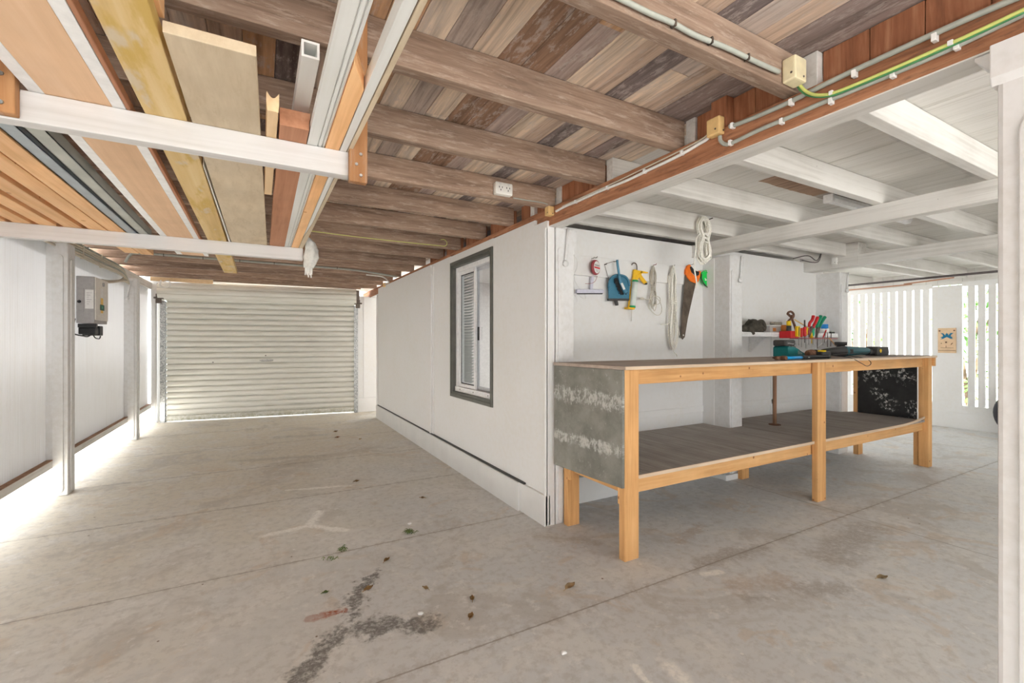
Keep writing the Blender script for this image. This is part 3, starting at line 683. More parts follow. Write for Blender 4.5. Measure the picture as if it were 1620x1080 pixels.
# ---- far slatted screen
SX = 8.45
t_ = thing('slatted_screen', (SX, 3.3, .3), 'wide white vertical slatted screen left of the plaque, above the bench end', 'screen')
b = MB(); b.box(SX - .02, SX + .03, 2.79, 4.7, 1.955, 2.02, .004); b.build('rail', M['wall_white'], t_)
b = MB(); b.box(SX - .02, SX + .03, 2.79, 4.7, .28, .34, .004); b.build('rail', M['wall_white'], t_)
for k in range(18):
    y = 2.826 + k * .0992; MB().box(SX, SX + .02, y, y + .074, .34, 1.956, .002).build('slat', M['wall_white'], t_)
t_ = thing('slatted_screen', (SX, 2.2, .3), 'narrow white slatted screen right of the plaque, low sill above the floor', 'screen')
b = MB(); b.box(SX - .02, SX + .03, 1.2, 2.47, 1.955, 2.02, .004); b.build('rail', M['wall_white'], t_)
b = MB(); b.box(SX - .02, SX + .03, 1.2, 2.47, .26, .318, .004); b.build('rail', M['wall_white'], t_)
for k in range(12):
    y = 2.345 - k * .1005; MB().box(SX, SX + .02, y, y + .073, .318, 1.956, .002).build('slat', M['wall_white'], t_)
b = MB(); b.box(SX - .012, SX + .03, 2.47, 2.79, 0.0, 1.98, .002); b.box(SX - .02, SX + .03, 1.0, 2.47, .0, .262); b.box(SX - .024, SX - .018, 1.0, 2.66, .02, .215, .002); b.box(SX - .008, SX + .03, 2.79, 4.7, 0, .285)
b.box(SX - .01, SX + .03, -3.4, 1.2, 0, 2.0)
struct(b.build('wall_far', M['wall_white'], keep_origin=True), 'white panel between the two slatted screens')
b = MB(); y = 0.0
while y < 5.0: b.box(SX - .006, SX + .02, y + .002, y + .128, 1.99, LEVEL_TOP - .002, .002); y += .13
struct(b.build('trim_2', M['timber_white_y'], keep_origin=True), 'white upright boards above the slatted screens')
b = MB(); b.box(3.6, 8.5, -3.56, -3.50, 0, LEVEL_TOP); struct(b.build('dimming_wall', M['wall_white'], keep_origin=True), 'unseen white wall added behind the camera to dim the right side')  # out of view, added to cut daylight over the work area
# greenery outside
rr = random.Random(11)
for i, (hx, hy, hh) in enumerate(((9.9, 4.3, 2.0), (10.2, 2.9, 2.3), (10.0, 1.7, 1.5))):
    t_ = thing('shrub', (hx, hy, -.13), ['green shrub seen through the left end of the wide slatted screen', 'tall green shrub outside behind the plaque panel', 'low green shrub seen through the narrow slatted screen'][i], 'shrub', 'shrubs outside the slatted screens')
    b = MB()
    for q in range(330):
        a = rr.uniform(0, 2 * PI); zz = rr.uniform(0.15, hh); R = .62 * math.sqrt(rr.random()) * (1.1 - .5 * zz / hh)
        p = Vector((hx + R * math.cos(a), hy + R * math.sin(a), zz)); d1 = Vector((rr.gauss(0, 1), rr.gauss(0, 1), rr.gauss(0, 1))).normalized(); d2 = d1.orthogonal().normalized(); s_ = rr.uniform(.05, .09)
        vs = [b.bm.verts.new(p + d1 * s_), b.bm.verts.new(p + d2 * s_ * .4), b.bm.verts.new(p - d1 * s_), b.bm.verts.new(p - d2 * s_ * .4)]; b.bm.faces.new(vs)
    b.build('foliage', M['hedge_leaf'], t_)
    b = MB()
    for q in range(5): a = q * 1.3; b.tube([(hx, hy, -.13), (hx + .1 * math.cos(a), hy + .1 * math.sin(a), hh * .4), (hx + .3 * math.cos(a), hy + .3 * math.sin(a), hh * .8)], .03, 6, smooth=3, r1=.01)
    b.build('stem', M['bark'], t_)

# ---- roller door (set slightly skew across the end of the bay)
d = bpy.data.objects.new('door_1', None); COL.objects.link(d); d['kind'] = 'structure'; d['label'] = 'cream corrugated roller door closing the far end of the bay'
dl, dr_ = Vector((-1.262, 8.41, 0)), Vector((1.43, 8.03, 0)); WORLD['door_1'] = Vector((0, 0, 0)); DW = (dr_ - dl).length
d.location = dl; d.rotation_euler = (0, 0, math.atan2(dr_.y - dl.y, dr_.x - dl.x))
b = MB(); pts = []; pitch = .0845
def rib(z):
    q = (z / pitch) % 1.0
    if q < .12: return .020
    return -.018 * math.sin(PI * min(1, max(0, (q - .12) / .88))) ** .5
z = .022
while z < 1.83: pts.append((rib(z - .012), z)); z += pitch / 20
R_ = .115; cz = 1.86; cy = .075 - .0
for k in range(0, 78):                      # curtain rolling on to the drum
    a = -PI / 2 + k / 77 * PI * 1.15; arc = (k / 77 * PI * 1.15) * R_
    rr_ = R_ + .013 * abs(math.sin(PI * arc / pitch)) ** .55
# lower curtain
def curtain(b, x0, x1, pts):
    A = [b.bm.verts.new((x0, p[0], p[1])) for p in pts]; B = [b.bm.verts.new((x1, p[0], p[1])) for p in pts]
    for i in range(len(pts) - 1):
        f = b.bm.faces.new([A[i], B[i], B[i + 1], A[i + 1]]); f.smooth = False
curtain(b, .05, DW - .03, pts); curtain(b, .05, DW - .03, [(p[0] + .004, p[1]) for p in pts][::-1])
b.box(.05, DW - .03, -.012, .012, .017, .04)
b.build('curtain', M['door_cream'], d)
b = MB(); pts = []; Rd = .125; cz = 1.945; cy = -.02
for k in range(181):
    a = 2 * PI * k / 180; q_ = (k % 20) / 20; rr_ = Rd + (-.008 if q_ < .1 else .012 * math.sin(PI * (q_ - .1) / .9) ** .6)
    pts.append((cy + rr_ * math.cos(a) * .9, cz + rr_ * math.sin(a)))
b.prism(pts[:-1], 'x', -.03, DW + .0); b.build('drum', M['door_cream'], d)
for s_ in (0, 1):
    b = MB(); x0 = (-.02, DW - .035)[s_]
    b.box(x0, x0 + .062, -.035, -.030, 0, 1.80, .001); b.box(x0, x0 + .062, .03, .035, 0, 1.80, .001); b.box(x0 + (.0, .057)[s_], x0 + (.005, .062)[s_], -.035, .035, 0, 1.80, .001)
    for zz in (.25, .95, 1.6): b.lathe([(0, .010), (.004, .008)], (x0 + .03, -.035, zz), (0, -1, 0), 8)
    b.build('guide_rail', M['galvanised'], d)
    b = MB(); x0 = (-.05, DW - .0)[s_]; b.box(x0, x0 + .05, -.06, .03, 1.78, 2.06, .003); b.box(x0 - .01 + s_ * .0, x0 + .06, -.075, -.06, 1.76, 1.90, .003); b.tube([(x0 - .03, -.08, 1.84), (x0 + .09, -.08, 1.84)], .014, 8)
    b.build('drum_bracket', M['dark_steel'], d)
b = MB(); b.box(1.30, 1.46, -.028, -.014, .885, .915, .004); b.tube([(1.28, -.04, .905), (1.31, -.045, .89), (1.44, -.045, .89), (1.47, -.04, .905)], .007, 8); b.lathe([(0, .022), (.02, .020)], (1.38, -.014, .90), (0, -1, 0), 12); b.build('lock_handle', M['steel'], d)
b = MB(); b.box(1.35, 1.37, -.02, -.012, .97, .985, .002); b.build('lock_barrel', M['dark_steel'], d)
b = MB(); b.lathe([(0, .011), (.004, .009)], (.645, -.012, .885), (0, -1, 0), 10); b.build('bolt_hole', M['black'], d)
# pale packing timber above the door
b = MB(); b.box(-1.33, -.60, 7.95, 7.99, 2.045, 2.10, .003); tag(b.build('timber_offcut', M['cream_pine']), 'pale timber piece fixed above the left of the roller door', 'timber')
b = MB(); b.box(-.60, 1.5, 8.0, 8.03, 2.085, 2.16, .003); tag(b.build('timber_offcut', M['joist']), 'long brown timber piece above the right of the roller door', 'timber')
# ================================================================ workbench
t_ = thing('workbench', (3.6, 2.1, 0), 'long two-tier timber workbench with grey end panel and dusty top', 'workbench')
BT = 1.065
b = MB(); b.prism([(1.715, 1.842), (5.675, 1.842), (5.665, 2.455), (1.668, 2.455)], 'z', 1.046, BT, 0, .002); b.build('bench_top', M['ply_top'], t_)
b = MB(); b.box(1.716, 5.676, 1.838, 1.843, 1.046, BT - .001, .001); b.prism([(1.842, 1.0465), (2.455, 1.0465), (2.455, BT - .001), (1.842, BT - .001)], 'x', 1.712, 1.716) if False else None
b.build('top_edging', M['ply_edge'], t_)
legs = [(1.735, 1.838, 1.865, 1.912, 0, 1.045), (3.64, 3.752, 1.862, 1.905, 0, 1.045), (5.57, 5.652, 1.868, 1.945, 0, 1.045),
        (1.748, 1.84, 2.405, 2.452, 0, 1.045), (3.665, 3.765, 2.49, 2.53, 0, 1.045), (5.555, 5.645, 2.44, 2.49, 0, 1.045)]
for x0, x1, y0, y1, z0, z1 in legs:
    if x0 == 3.665: z1 = .43
    MB().box(x0, x1, y0, y1, z0, z1, .003).build('leg', M['pine_z'], t_)
MB().box(5.59, 5.61, 1.946, 1.99, 0, .38, .002).build('leg_block', M['pine_z'], t_)
b = MB(); b.box(1.838, 5.57, 1.912, 1.95, .957, 1.045, .003); b.build('apron_rail', M['pine_x'], t_)
b = MB(); b.box(5.652, 5.685, 1.85, 1.945, .965, 1.045, .003); b.build('apron_end', M['pine_y'], t_)
b = MB(); b.box(1.838, 5.57, 1.912, 1.95, .345, .43, .003); b.build('shelf_rail', M['pine_x'], t_)
b = MB(); b.box(1.79, 1.835, 1.912, 2.405, .345, .405, .003); b.build('side_rail', M['pine_y'], t_)
MB().box(1.76, 1.80, 1.912, 1.95, .29, .40, .002).build('corner_block', M['pine_z'], t_)
MB().box(1.742, 1.775, 2.37, 2.405, .31, .40, .002).build('corner_block', M['pine_z'], t_)
b = MB(); b.prism([(1.76, 1.893), (5.56, 1.893), (5.56, 2.50), (5.40, 2.55), (3.78, 2.53), (3.78, 2.808), (5.44, 2.808), (5.44, 2.56), (5.56, 2.5)][:4] + [(5.40, 2.55), (5.40, 2.805), (3.77, 2.805), (3.77, 2.54), (3.56, 2.54), (3.56, 2.805), (1.86, 2.805), (1.86, 2.46), (1.76, 2.46)], 'z', .431, .450); b.build('lower_shelf', M['shelf_grey'], t_)
b = MB(); A = []
for k in range(41):                                        # pale front edge of the shelf, curling up at its far end
    x = 1.84 + k * (5.55 - 1.84) / 40; up = .035 * max(0, (x - 5.0) / .55) ** 2; A.append((x, up))
for (x0, u0), (x1, u1) in zip(A, A[1:]):
    b.prism([(x0, .4305 + u0), (x1, .4305 + u1), (x1, .4505 + u1), (x0, .4505 + u0)], 'y', 1.886, 1.8935)
bmesh.ops.remove_doubles(b.bm, verts=list(b.bm.verts), dist=1e-5); b.build('shelf_edging', M['ply_edge'], t_)
b = MB(); b.prism([(1.717, 1.866), (1.733, 1.866), (1.690, 2.453), (1.672, 2.453)], 'z', .402, 1.045, 0, .002); tag(b.build('end_panel', M['panel_slate'], t_), 'scuffed grey end panel nearest the camera')
b = MB(); b.box(5.548, 5.569, 1.9505, 2.445, .4505, 1.04, .001); tag(b.build('end_panel', M['panel_black'], t_), 'black paint-spattered far end panel')
b = MB(); b.tube([(4.06, 2.44, .45), (4.06, 2.44, 1.045)], .016, 10); b.build('support_pole', M['brown_stick'], t_)
b = MB(); b.lathe([(0, .05), (.006, .05), (.010, .03)], (4.06, 2.44, .45), (0, 0, 1), 16); b.build('pole_flange', M['rust'], t_)

# ================================================================ things on the bench
t_ = thing('battery_charger', onY(1250, 564, 2.17) * 1, 'teal battery charger on the bench with a black battery in it', 'charger')
t_.location.z = BT; WORLD[t_.name] = Vector(t_.location)
def px(u, v, y): p = onY(u, v, y); return p.x, p.z
b = MB(); x0 = px(1225.5, 560, 2.225)[0]; x1 = px(1275, 560, 2.13)[0]
prof = [(x0, BT + .012), (x0 - .0, BT + .085), (x0 + .02, BT + .098), (x0 + .11, BT + .090), (x0 + .165, BT + .072), (x0 + .20, BT + .045), (x1, BT + .03), (x1, BT + .012)]
b.prism(prof, 'y', 2.12, 2.24, 0, .006); b.build('housing', M['teal'], t_)
b = MB(); b.box(x0 + .005, x1 - .01, 2.13, 2.23, BT + .0005, BT + .0135, .002); b.build('foot', M['black'], t_)
b = MB()
for k in range(5): b.box(x0 + .145 + k * .013, x0 + .150 + k * .013, 2.117, 2.121, BT + .03, BT + .062 - k * .005)
b.build('vent', M['clear_teal'], t_)
b = MB(); b.box(x0 - .012, x0 + .125, 2.125, 2.235, BT + .0985, BT + .148, .012); tag(b.build('battery_pack', M['charcoal'], t_), 'black battery pack with a pale worn label')
b = MB()
for k, (a, w_) in enumerate(((.010, .03), (.045, .016), (.066, .028))): b.box(x0 + a, x0 + a + w_, 2.1235, 2.1255, BT + .118 - .003 * k, BT + .124 - .003 * k)
b.build('label_marks', M['meter_grey'], t_)
# sockets lying behind the charger
for k in range(3):
    u = 1247 + k * 5; p = onY(u, 545, 2.33); b = MB(); b.lathe([(0, .014), (.075, .015), (.078, .008)], (p.x, 2.33, BT), (0, 0, 1), 12); b.lathe([(.078, .011), (.12, .012)], (p.x, 2.33, BT), (0, 0, 1), 12)
    tag(b.build('socket_bit', M['steel']), ['steel socket standing behind the charger, leftmost of three', 'steel socket standing behind the charger, middle of three', 'steel socket standing behind the charger, rightmost of three'][k], 'socket', 'steel sockets behind the charger')
# hammer
t_ = thing('hammer', (3.55, 1.93, BT), 'hammer with rusty head and blue shaft lying at the bench front edge', 'hammer')
y = 1.93; xa, xb, xc, xd = [px(u, 563, y)[0] for u in (1228, 1239, 1269, 1309)]
b = MB(); b.lathe([(-.05, .012), (-.045, .016), (-.015, .016), (-.01, .011), (.02, .011), (.05, .006)], ((xa + xb) / 2, y, BT + .017), (0, 1, 0), 12); b.box(xa, xb, y - .014, y + .014, BT + .002, BT + .03, .005); b.build('head', M['rust'], t_)
b = MB(); b.tube([(xb - .005, y, BT + .015), (xc, y, BT + .015)], .012, 10); b.build('shaft', M['hammer_blue'], t_)
b = MB(); b.tube([(xc, y, BT + .015), (xc + .02, y, BT + .016), (xd - .01, y, BT + .017), (xd, y, BT + .016)], .0145, 10, smooth=3); b.build('grip', M['black'], t_)
b = MB(); b.lathe([(0, .010), (.006, .012), (.01, .008)], (xd - .004, y, BT + .016), (1, 0, 0), 10); b.build('end_cap', M['cable_grey'], t_)
b = MB(); b.box(xc + .055, xc + .074, y - .0158, y - .0138, BT + .012, BT + .020); b.build('grip_mark', M['cable_grey'], t_)
# small drill lying
t_ = thing('cordless_drill', (3.9, 2.0, BT), 'small black cordless drill with brown chuck lying behind the hammer', 'drill')
y = 2.02; x0, x1, x2, x3 = [px(u, 556, y)[0] for u in (1278, 1291, 1297, 1314)]
b = MB(); b.lathe([(0, .016), (.008, .030), (.05, .034), (.07, .033), (.085, .026)], (x0, y, BT + .037), (1, 0, 0), 18); b.build('chuck', M['rust'], t_)
b = MB(); b.lathe([(0, .030), (.03, .034), (.09, .030), (.10, .02)], (x0 + .08, y, BT + .036), (1, 0, 0), 18); b.build('body', M['charcoal'], t_)
x2, x3 = px(1290, 560, 1.995)[0], px(1314, 560, 1.95)[0]
b = MB(); b.box(x2 - .0, x3, y - .075, y - .02, BT + .002, BT + .055, .008); b.build('battery_pack', M['black'], t_)
b = MB(); b.box(x2 + .02, x2 + .055, y - .078, y - .03, BT + .0545, BT + .066, .003); b.build('latch', M['yellow'], t_)
b = MB(); b.box(x3 - .004, x3 + .006, y - .07, y - .025, BT + .008, BT + .045, .003); b.build('end_contact', M['meter_grey'], t_)
# large angle driver
t_ = thing('power_driver', (4.2, 2.1, BT), 'long teal and black power driver with battery lying across the bench', 'driver')
y = 2.12; xs = [px(u, 556, y)[0] for u in (1300, 1318, 1333, 1345, 1372, 1378, 1397)]; zc = BT + .047
b = MB(); b.lathe([(0, .014), (.02, .024), (xs[1] - xs[0], .036), (xs[2] - xs[0] - .01, .046), (xs[2] - xs[0], .045)], (xs[0], y, zc), (1, 0, 0), 20); b.build('nose', M['black'], t_)
b = MB(); b.lathe([(0, .045), (.02, .0465), (.08, .044), (xs[4] - xs[2] - .03, .032), (xs[4] - xs[2], .028)], (xs[2], y, zc), (1, 0, 0), 20); b.build('body', M['teal_drill'], t_)
b = MB()
for k in range(6): b.box(xs[2] + .03 + k * .010, xs[2] + .035 + k * .010, y - .047, y - .042, zc - .018, zc + .02, .001)
b.build('vent', M['charcoal'], t_)
b = MB(); b.box(xs[4] - .01, xs[5] + .01, y - .03, y + .03, BT + .012, BT + .062, .01); b.build('neck', M['black'], t_)
b = MB(); b.prism([(xs[5], BT + .002), (xs[6] - .01, BT + .002), (xs[6], BT + .03), (xs[6] - .012, BT + .082), (xs[5] + .02, BT + .086), (xs[5], BT + .06)], 'y', y - .05, y + .05, 0, .006); b.build('battery_pack', M['charcoal'], t_)
b = MB(); b.box(xs[5] + .055, xs[5] + .075, y - .054, y - .049, BT + .03, BT + .065, .003); b.box(xs[5] + .045, xs[5] + .085, y - .053, y - .049, BT + .042, BT + .055, .003); b.build('badge', M['yellow'], t_)
b = MB(); b.tube([(xs[4] - .03, y - .03, BT + .03)] + [onY(u, v, 1.83) + Vector((0, q, 0)) for u, v, q in ((1340, 561.5, .10), (1350, 566, .02), (1362, 574, 0), (1372, 579, 0), (1378, 574, 0), (1374, 567.5, .02), (1362, 562.5, .10))], .0028, 6, smooth=5); b.build('wrist_strap', M['black'], t_)
# cap jar behind
p = onY(1330, 545, 2.36); b = MB(); b.lathe([(0, .035), (.095, .035), (.10, .05), (.128, .052), (.130, .048)], (p.x, 2.36, BT), (0, 0, 1), 20); tag(b.build('hole_saw', M['charcoal']), 'dark capped cylinder standing behind the power driver', 'hole saw')
# dark flat thing at right back of top
b = MB(); b.box(5.30, 5.62, 2.25, 2.40, BT + .0005, BT + .012, .004); tag(b.build('flat_sheet', M['charcoal']), 'thin dark sheet lying at the far end of the bench top', 'sheet')

# ================================================================ wall shelf with things
t_ = thing('wall_shelf', (4.6, 2.7, 1.25), 'white shelf on the wall behind the far half of the bench', 'shelf')
MB().box(3.76, 5.45, 2.585, 2.818, 1.262, 1.287, .003).build('shelf_board', M['alu_white'], t_)
MB().box(3.76, 5.45, 2.582, 2.60, 1.245, 1.262, .002).build('shelf_lip', M['alu_white'], t_)
for xx in (4.25, 5.38): MB().prism([(2.815, 1.262), (2.62, 1.262), (2.80, 1.10), (2.815, 1.10)], 'x', xx, xx + .02).build('bracket', M['alu_white'], t_)
SH = 1.2875
p = onY(1192, 515, 2.70)
b = MB(); b.blob((p.x, 2.69, SH + .052), .11, .06, .062, .35, 5, 3, 0, .35); b.tube([(p.x + .02, 2.66, SH + .09), (p.x + .07, 2.66, SH + .10), (p.x + .12, 2.67, SH + .05), (p.x + .125, 2.68, SH + .02)], .026, 10, smooth=4, r1=.020); b.tube([(p.x - .02, 2.67, SH + .085), (p.x + .02, 2.65, SH + .06), (p.x + .08, 2.645, SH + .03)], .026, 10, smooth=4, r1=.018)
b.tube([(p.x + .04, 2.72, SH + .09), (p.x + .10, 2.73, SH + .075), (p.x + .13, 2.73, SH + .03)], .024, 10, smooth=4, r1=.018)
tag(b.build('work_glove', M['glove']), 'crumpled dark olive work glove at the left of the shelf, larger and on top', 'glove', 'work gloves on the shelf')
p = onY(1181, 520, 2.62)
b = MB(); b.blob((p.x - .015, 2.625, SH + .030), .065, .04, .034, .3, 5, 3, 0, .2); b.tube([(p.x, 2.61, SH + .035), (p.x + .05, 2.60, SH + .03), (p.x + .075, 2.595, SH + .0)], .019, 10, smooth=4, r1=.014); b.tube([(p.x - .01, 2.60, SH + .02), (p.x + .03, 2.588, SH + .005), (p.x + .05, 2.583, SH - .02)], .018, 10, smooth=4, r1=.014)
tag(b.build('work_glove', M['glove']), 'dark olive work glove drooping over the left front edge of the shelf', 'glove', 'work gloves on the shelf')
t_ = thing('parts_box', (4.5, 2.68, SH), 'small clear box with an orange label on the shelf beside the gloves', 'box')
a0 = px(1215, 520, 2.66)[0]; a1 = px(1236, 520, 2.66)[0]
MB().box(a0, a1, 2.64, 2.74, SH, SH + .062, .004).build('tray', M['clear_plastic'], t_)
MB().box(a0 - .003, a1 + .003, 2.637, 2.743, SH + .0625, SH + .074, .003).build('lid', M['paper'], t_)
MB().box(a0 + .045, a0 + .095, 2.6375, 2.6395, SH + .012, SH + .045).build('label', M['amber'], t_)
b = MB(); xq = px(1222, 510, 2.69)[0]; b.box(xq + .012, xq + .12, 2.66, 2.72, SH + .075, SH + .105, .008); b.lathe([(0, .016), (.05, .016)], (xq + .01, 2.665, SH + .091), (0, 1, 0), 12); tag(b.build('sanding_block', M['sandpaper']), 'grey sanding block lying on the clear box lid', 'sanding block')
b = MB(); xq = px(1242, 505, 2.72)[0]; b.box(xq - .035, xq + .03, 2.69, 2.77, SH, SH + .135, .004); tag(b.build('carton', M['paper']), 'small pale carton standing on the shelf behind the pliers', 'carton')
b = MB(); xq = px(1239, 522, 2.64)[0]; b.lathe([(0, .045), (.002, .05), (.07, .05), (.075, .045)], (xq + .01, 2.652, SH), (0, 0, 1), 20); tag(b.build('tape_roll', M['amber']), 'amber roll of tape on the shelf edge beside the clear box', 'tape')
t_ = thing('tape_roll', (5.25, 2.68, SH), 'bright blue tape roll on a white tub at the right of the shelf', 'tape')
xq = px(1304.5, 515, 2.68)[0]
b = MB(); b.lathe([(0, .040), (.05, .040), (.052, .036)], (xq, 2.68, SH), (0, 0, 1), 20); b.build('tub', M['paper'], t_)
b = MB(); b.lathe([(.0525, .028), (.054, .034), (.098, .034), (.10, .028)], (xq, 2.68, SH), (0, 0, 1), 20); b.build('blue_tape', M['tape_blue'], t_)
b = MB(); xq = px(1312, 520, 2.66)[0]; b.box(xq, 5.44, 2.61, 2.72, SH, SH + .014, .003); tag(b.build('flat_file', M['charcoal']), 'flat dark file lying at the right end of the shelf', 'file')
b = MB(); b.box(xq - .02, xq + .16, 2.63, 2.70, SH + .0145, SH + .028, .004); tag(b.build('paint_scraper', M['zinc_green']), 'greenish flat scraper lying on the dark file', 'scraper')

# tool rack on the shelf front
RY = 2.50
rx = lambda u: px(u, 530, RY)[0]
rz = lambda v, u=1270: onY(u, v, RY).z
t_ = thing('tool_rack', (rx(1276), 2.53, 1.225), 'red tool rack along the shelf front holding pliers and screwdrivers', 'rack')
b = MB(); b.box(px(1234, 530, 2.57)[0], px(1262, 530, 2.48)[0], 2.47, 2.578, 1.232, 1.300, .004); b.build('bin', M['red'], t_)
b = MB(); b.box(rx(1262), rx(1319), 2.46, 2.578, 1.226, 1.233, .002); b.build('tray', M['dull_red'], t_)
def tilt(u0, v0, u1, v1, y=RY): return onY(u0, v0, y), onY(u1, v1, y)
def screwdriver(u, vt, vb, vs, mat, lab, r=.013, top=None, ub=None, y=RY - .01):
    ub = u if ub is None else ub
    t_ = thing('screwdriver', onY(ub, vs, y), lab, 'screwdriver', 'screwdrivers in the red rack')
    a, c = tilt(u, vt, ub, vb, y); d = c - a
    b = MB(); L = d.length; ax = d.normalized()
    b.lathe([(0, r * .6), (.006, r), (L * .45, r * .9), (L * .6, r * 1.05), (L * .85, r), (L, r * .7)], a, ax, 10); b.build('handle', M[mat], t_)
    e = onY(ub, vs, y)
    b = MB(); b.tube([c, e], .0032, 6); b.build('shaft', M['steel' if top is None else 'dark_steel'], t_)
    if top is not None:
        b = MB(); b.tube([onY(u, top, y), a], .007, 8); b.build('cap', M['dark_steel'], t_)
screwdriver(1263.5, 520.5, 534, 546, 'amber', 'orange handled screwdriver, leftmost in the red rack tray', .011)
screwdriver(1268, 518.5, 533, 549, 'red', 'red screwdriver second from the left in the rack tray', .012)
screwdriver(1273, 517, 532, 542, 'red', 'red screwdriver with a tall dark stem on top of it', .016, 506)
screwdriver(1277, 518, 531, 551, 'yellow', 'yellow handled screwdriver between the red ones in the rack', .010, ub=1275)
screwdriver(1279.5, 518, 530, 545, 'dull_red', 'dull red screwdriver below the red pliers handles', .012)
screwdriver(1286, 519, 531, 545, 'mint', 'mint green screwdriver below the pliers in the rack', .015)
screwdriver(1307, 522, 534, 546, 'red', 'thin red tilted screwdriver at the right of the rack', .007, ub=1302)
screwdriver(1322, 546.5, 535.8, 533.5, 'amber', 'yellow handled tool slanting below the right end of the rack', .008, ub=1312) if False else None
b = MB(); a, c = tilt(1281.5, 525, 1284, 535); b.tube([a, c], .016, 10); b.tube([c, onY(1284, 543, RY)], .004, 6); tag(b.build('spade_bit', [M['yellow']]), 'yellow capped bit in the middle of the red rack', 'bit')
b = MB(); b.tube([onY(1257, 505.5, 2.52), onY(1277, 517, 2.52)], .006, 8); tag(b.build('pencil', M['box_tan']), 'tan pencil lying slanted above the rack bin', 'pencil')
b = MB(); b.tube([onY(1312, 534.5, 2.452), onY(1322, 546.5, 2.452)], .006, 8); tag(b.build('pencil', M['board_orange']), 'orange pencil slanting down below the right end of the rack', 'pencil')
for k, (u, vb) in enumerate(((1293, 551), (1309, 549), (1314, 548), (1304, 542))):
    b = MB(); b.tube([onY(u - (0, 0, -1, -2)[k], 526, RY - .03), onY(u, vb, RY - .03)], .0035, 6); tag(b.build('drill_bit', M['dark_steel']), ['thin dark drill bit hanging through the rack below the green pliers', 'thin dark drill bit hanging through the right end of the rack', 'rightmost thin dark drill bit hanging through the rack', 'thin tilted drill bit beside the thin red screwdriver'][k], 'drill bit', 'drill bits in the red rack')
# small tips visible below the tray
def pliers(lab, mat, h1, h2, jaw, r=.011, matb='dark_steel', sheath=True):
    """two handles (point lists) that cross at a pivot and end in jaws"""
    t_ = thing('pliers', onY(*jaw[-1], RY), lab, 'pliers', 'pliers in the red rack')
    for h in (h1, h2):
        b = MB(); b.tube([onY(u, v, RY - .02) for u, v in h], r, 8, smooth=4, r1=r * .8); b.build('handle', M[mat], t_)
    b = MB(); b.tube([onY(u, v, RY - .02) for u, v in jaw], r * 1.1, 8, smooth=3, r1=r * .4); b.lathe([(-.012, .014), (.012, .014)], onY(*jaw[0], RY - .02), (0, 1, 0), 12); b.build('jaw', M[matb], t_)
pliers('red handled pliers standing jaws down in the rack', 'red', [(1287, 499.5), (1285, 506), (1281, 511), (1280, 517)], [(1293.5, 501.5), (1291, 508), (1288, 514), (1286, 518)], [(1283.5, 518), (1282, 526), (1280, 533)], .016)
pliers('green handled pliers standing jaws down in the rack', 'dark_green', [(1298.5, 499.5), (1296, 507), (1293, 514), (1292, 518)], [(1305, 501.5), (1302, 506), (1298, 513), (1295.5, 518)], [(1294, 519), (1292.5, 527), (1290.5, 536)], .017)
# slip joint pliers, jaws up
t_ = thing('pliers', onY(1250, 526, RY), 'large brown slip-joint pliers with open jaw up and yellow handle, in the rack bin', 'pliers', 'pliers in the red rack')
b = MB(); P_ = lambda L, dy=0: [onY(u, v, RY - .0 + dy) for u, v in L]
b.tube(P_([(1246, 496), (1248, 493.5), (1252, 493), (1255.5, 497), (1254.5, 502), (1250, 505), (1247, 508)]), .010, 8, smooth=4); b.tube(P_([(1246, 496), (1249, 499), (1252.5, 502), (1254, 507), (1256.5, 513), (1259, 521), (1260.5, 527)], .012), .011, 8, smooth=4)
b.lathe([(-.014, .016), (.014, .016)], onY(1253, 500.5, RY), (0, 1, 0), 12); b.build('jaw', M['rust'], t_)
b = MB(); b.tube(P_([(1247.5, 507.5), (1248, 515)]), .020, 10); b.build('handle', M['yellow'], t_)
b = MB(); b.tube(P_([(1248, 515), (1248, 527)]), .021, 10); b.build('grip', M['charcoal'], t_)
t_ = thing('utility_knife', onY(1254, 530, RY - .035), 'yellow and black utility knife upright in the rack bin', 'knife')
b = MB(); b.box(rx(1252), rx(1257), 2.445, 2.467, 1.245, 1.345, .004); b.build('handle', M['yellow'], t_)
b = MB(); b.box(rx(1254), rx(1255), 2.441, 2.446, 1.25, 1.335, .002); b.build('slider', M['black'], t_)

# ================================================================ tools hanging on the wall
HY = 2.79
def hook(b, u, v): p = onY(u, v, 2.80); b.tube([(p.x, 2.80, p.z), (p.x, 2.775, p.z - .002), (p.x, 2.768, p.z + .008)], .0025, 6)
# line spool
t_ = thing('trimmer_line', onY(941, 437, 2.78), 'red disc of trimmer line with round label, hanging leftmost on the wall', 'line spool')
c0 = onY(942, 423, 2.775); b = MB()
b.lathe([(-.012, .035), (-.010, .056), (0, .060), (.010, .056), (.012, .035)], (c0.x, 2.775, c0.z), (.38, -.92, 0), 28, 0); b.build('spool', M['dull_red'], t_)
nrm = Vector((.38, -.92, 0)).normalized(); f0 = Vector((c0.x, 2.775, c0.z)) + nrm * .0125; tx = Vector((.92, .38, 0)).normalized()
b = MB(); b.lathe([(0, .047), (.0015, .046)], f0, nrm, 26); b.build('label', M['paper'], t_)
def strip(b, z0, z1, h, off=.0022):
    vs = [f0 + nrm * off + tx * a + Vector((0, 0, zz)) for a, zz in ((-h, z0), (h, z0), (h, z1), (-h, z1))]; b.bm.faces.new([b.bm.verts.new(q) for q in vs])
b = MB(); strip(b, -.010, .003, .044); b.build('label_band', M['red'], t_)
b = MB(); strip(b, .008, .022, .038); strip(b, -.024, -.020, .02); strip(b, -.033, -.030, .015); strip(b, .030, .033, .008); b.build('label_marks', M['meter_grey'], t_)
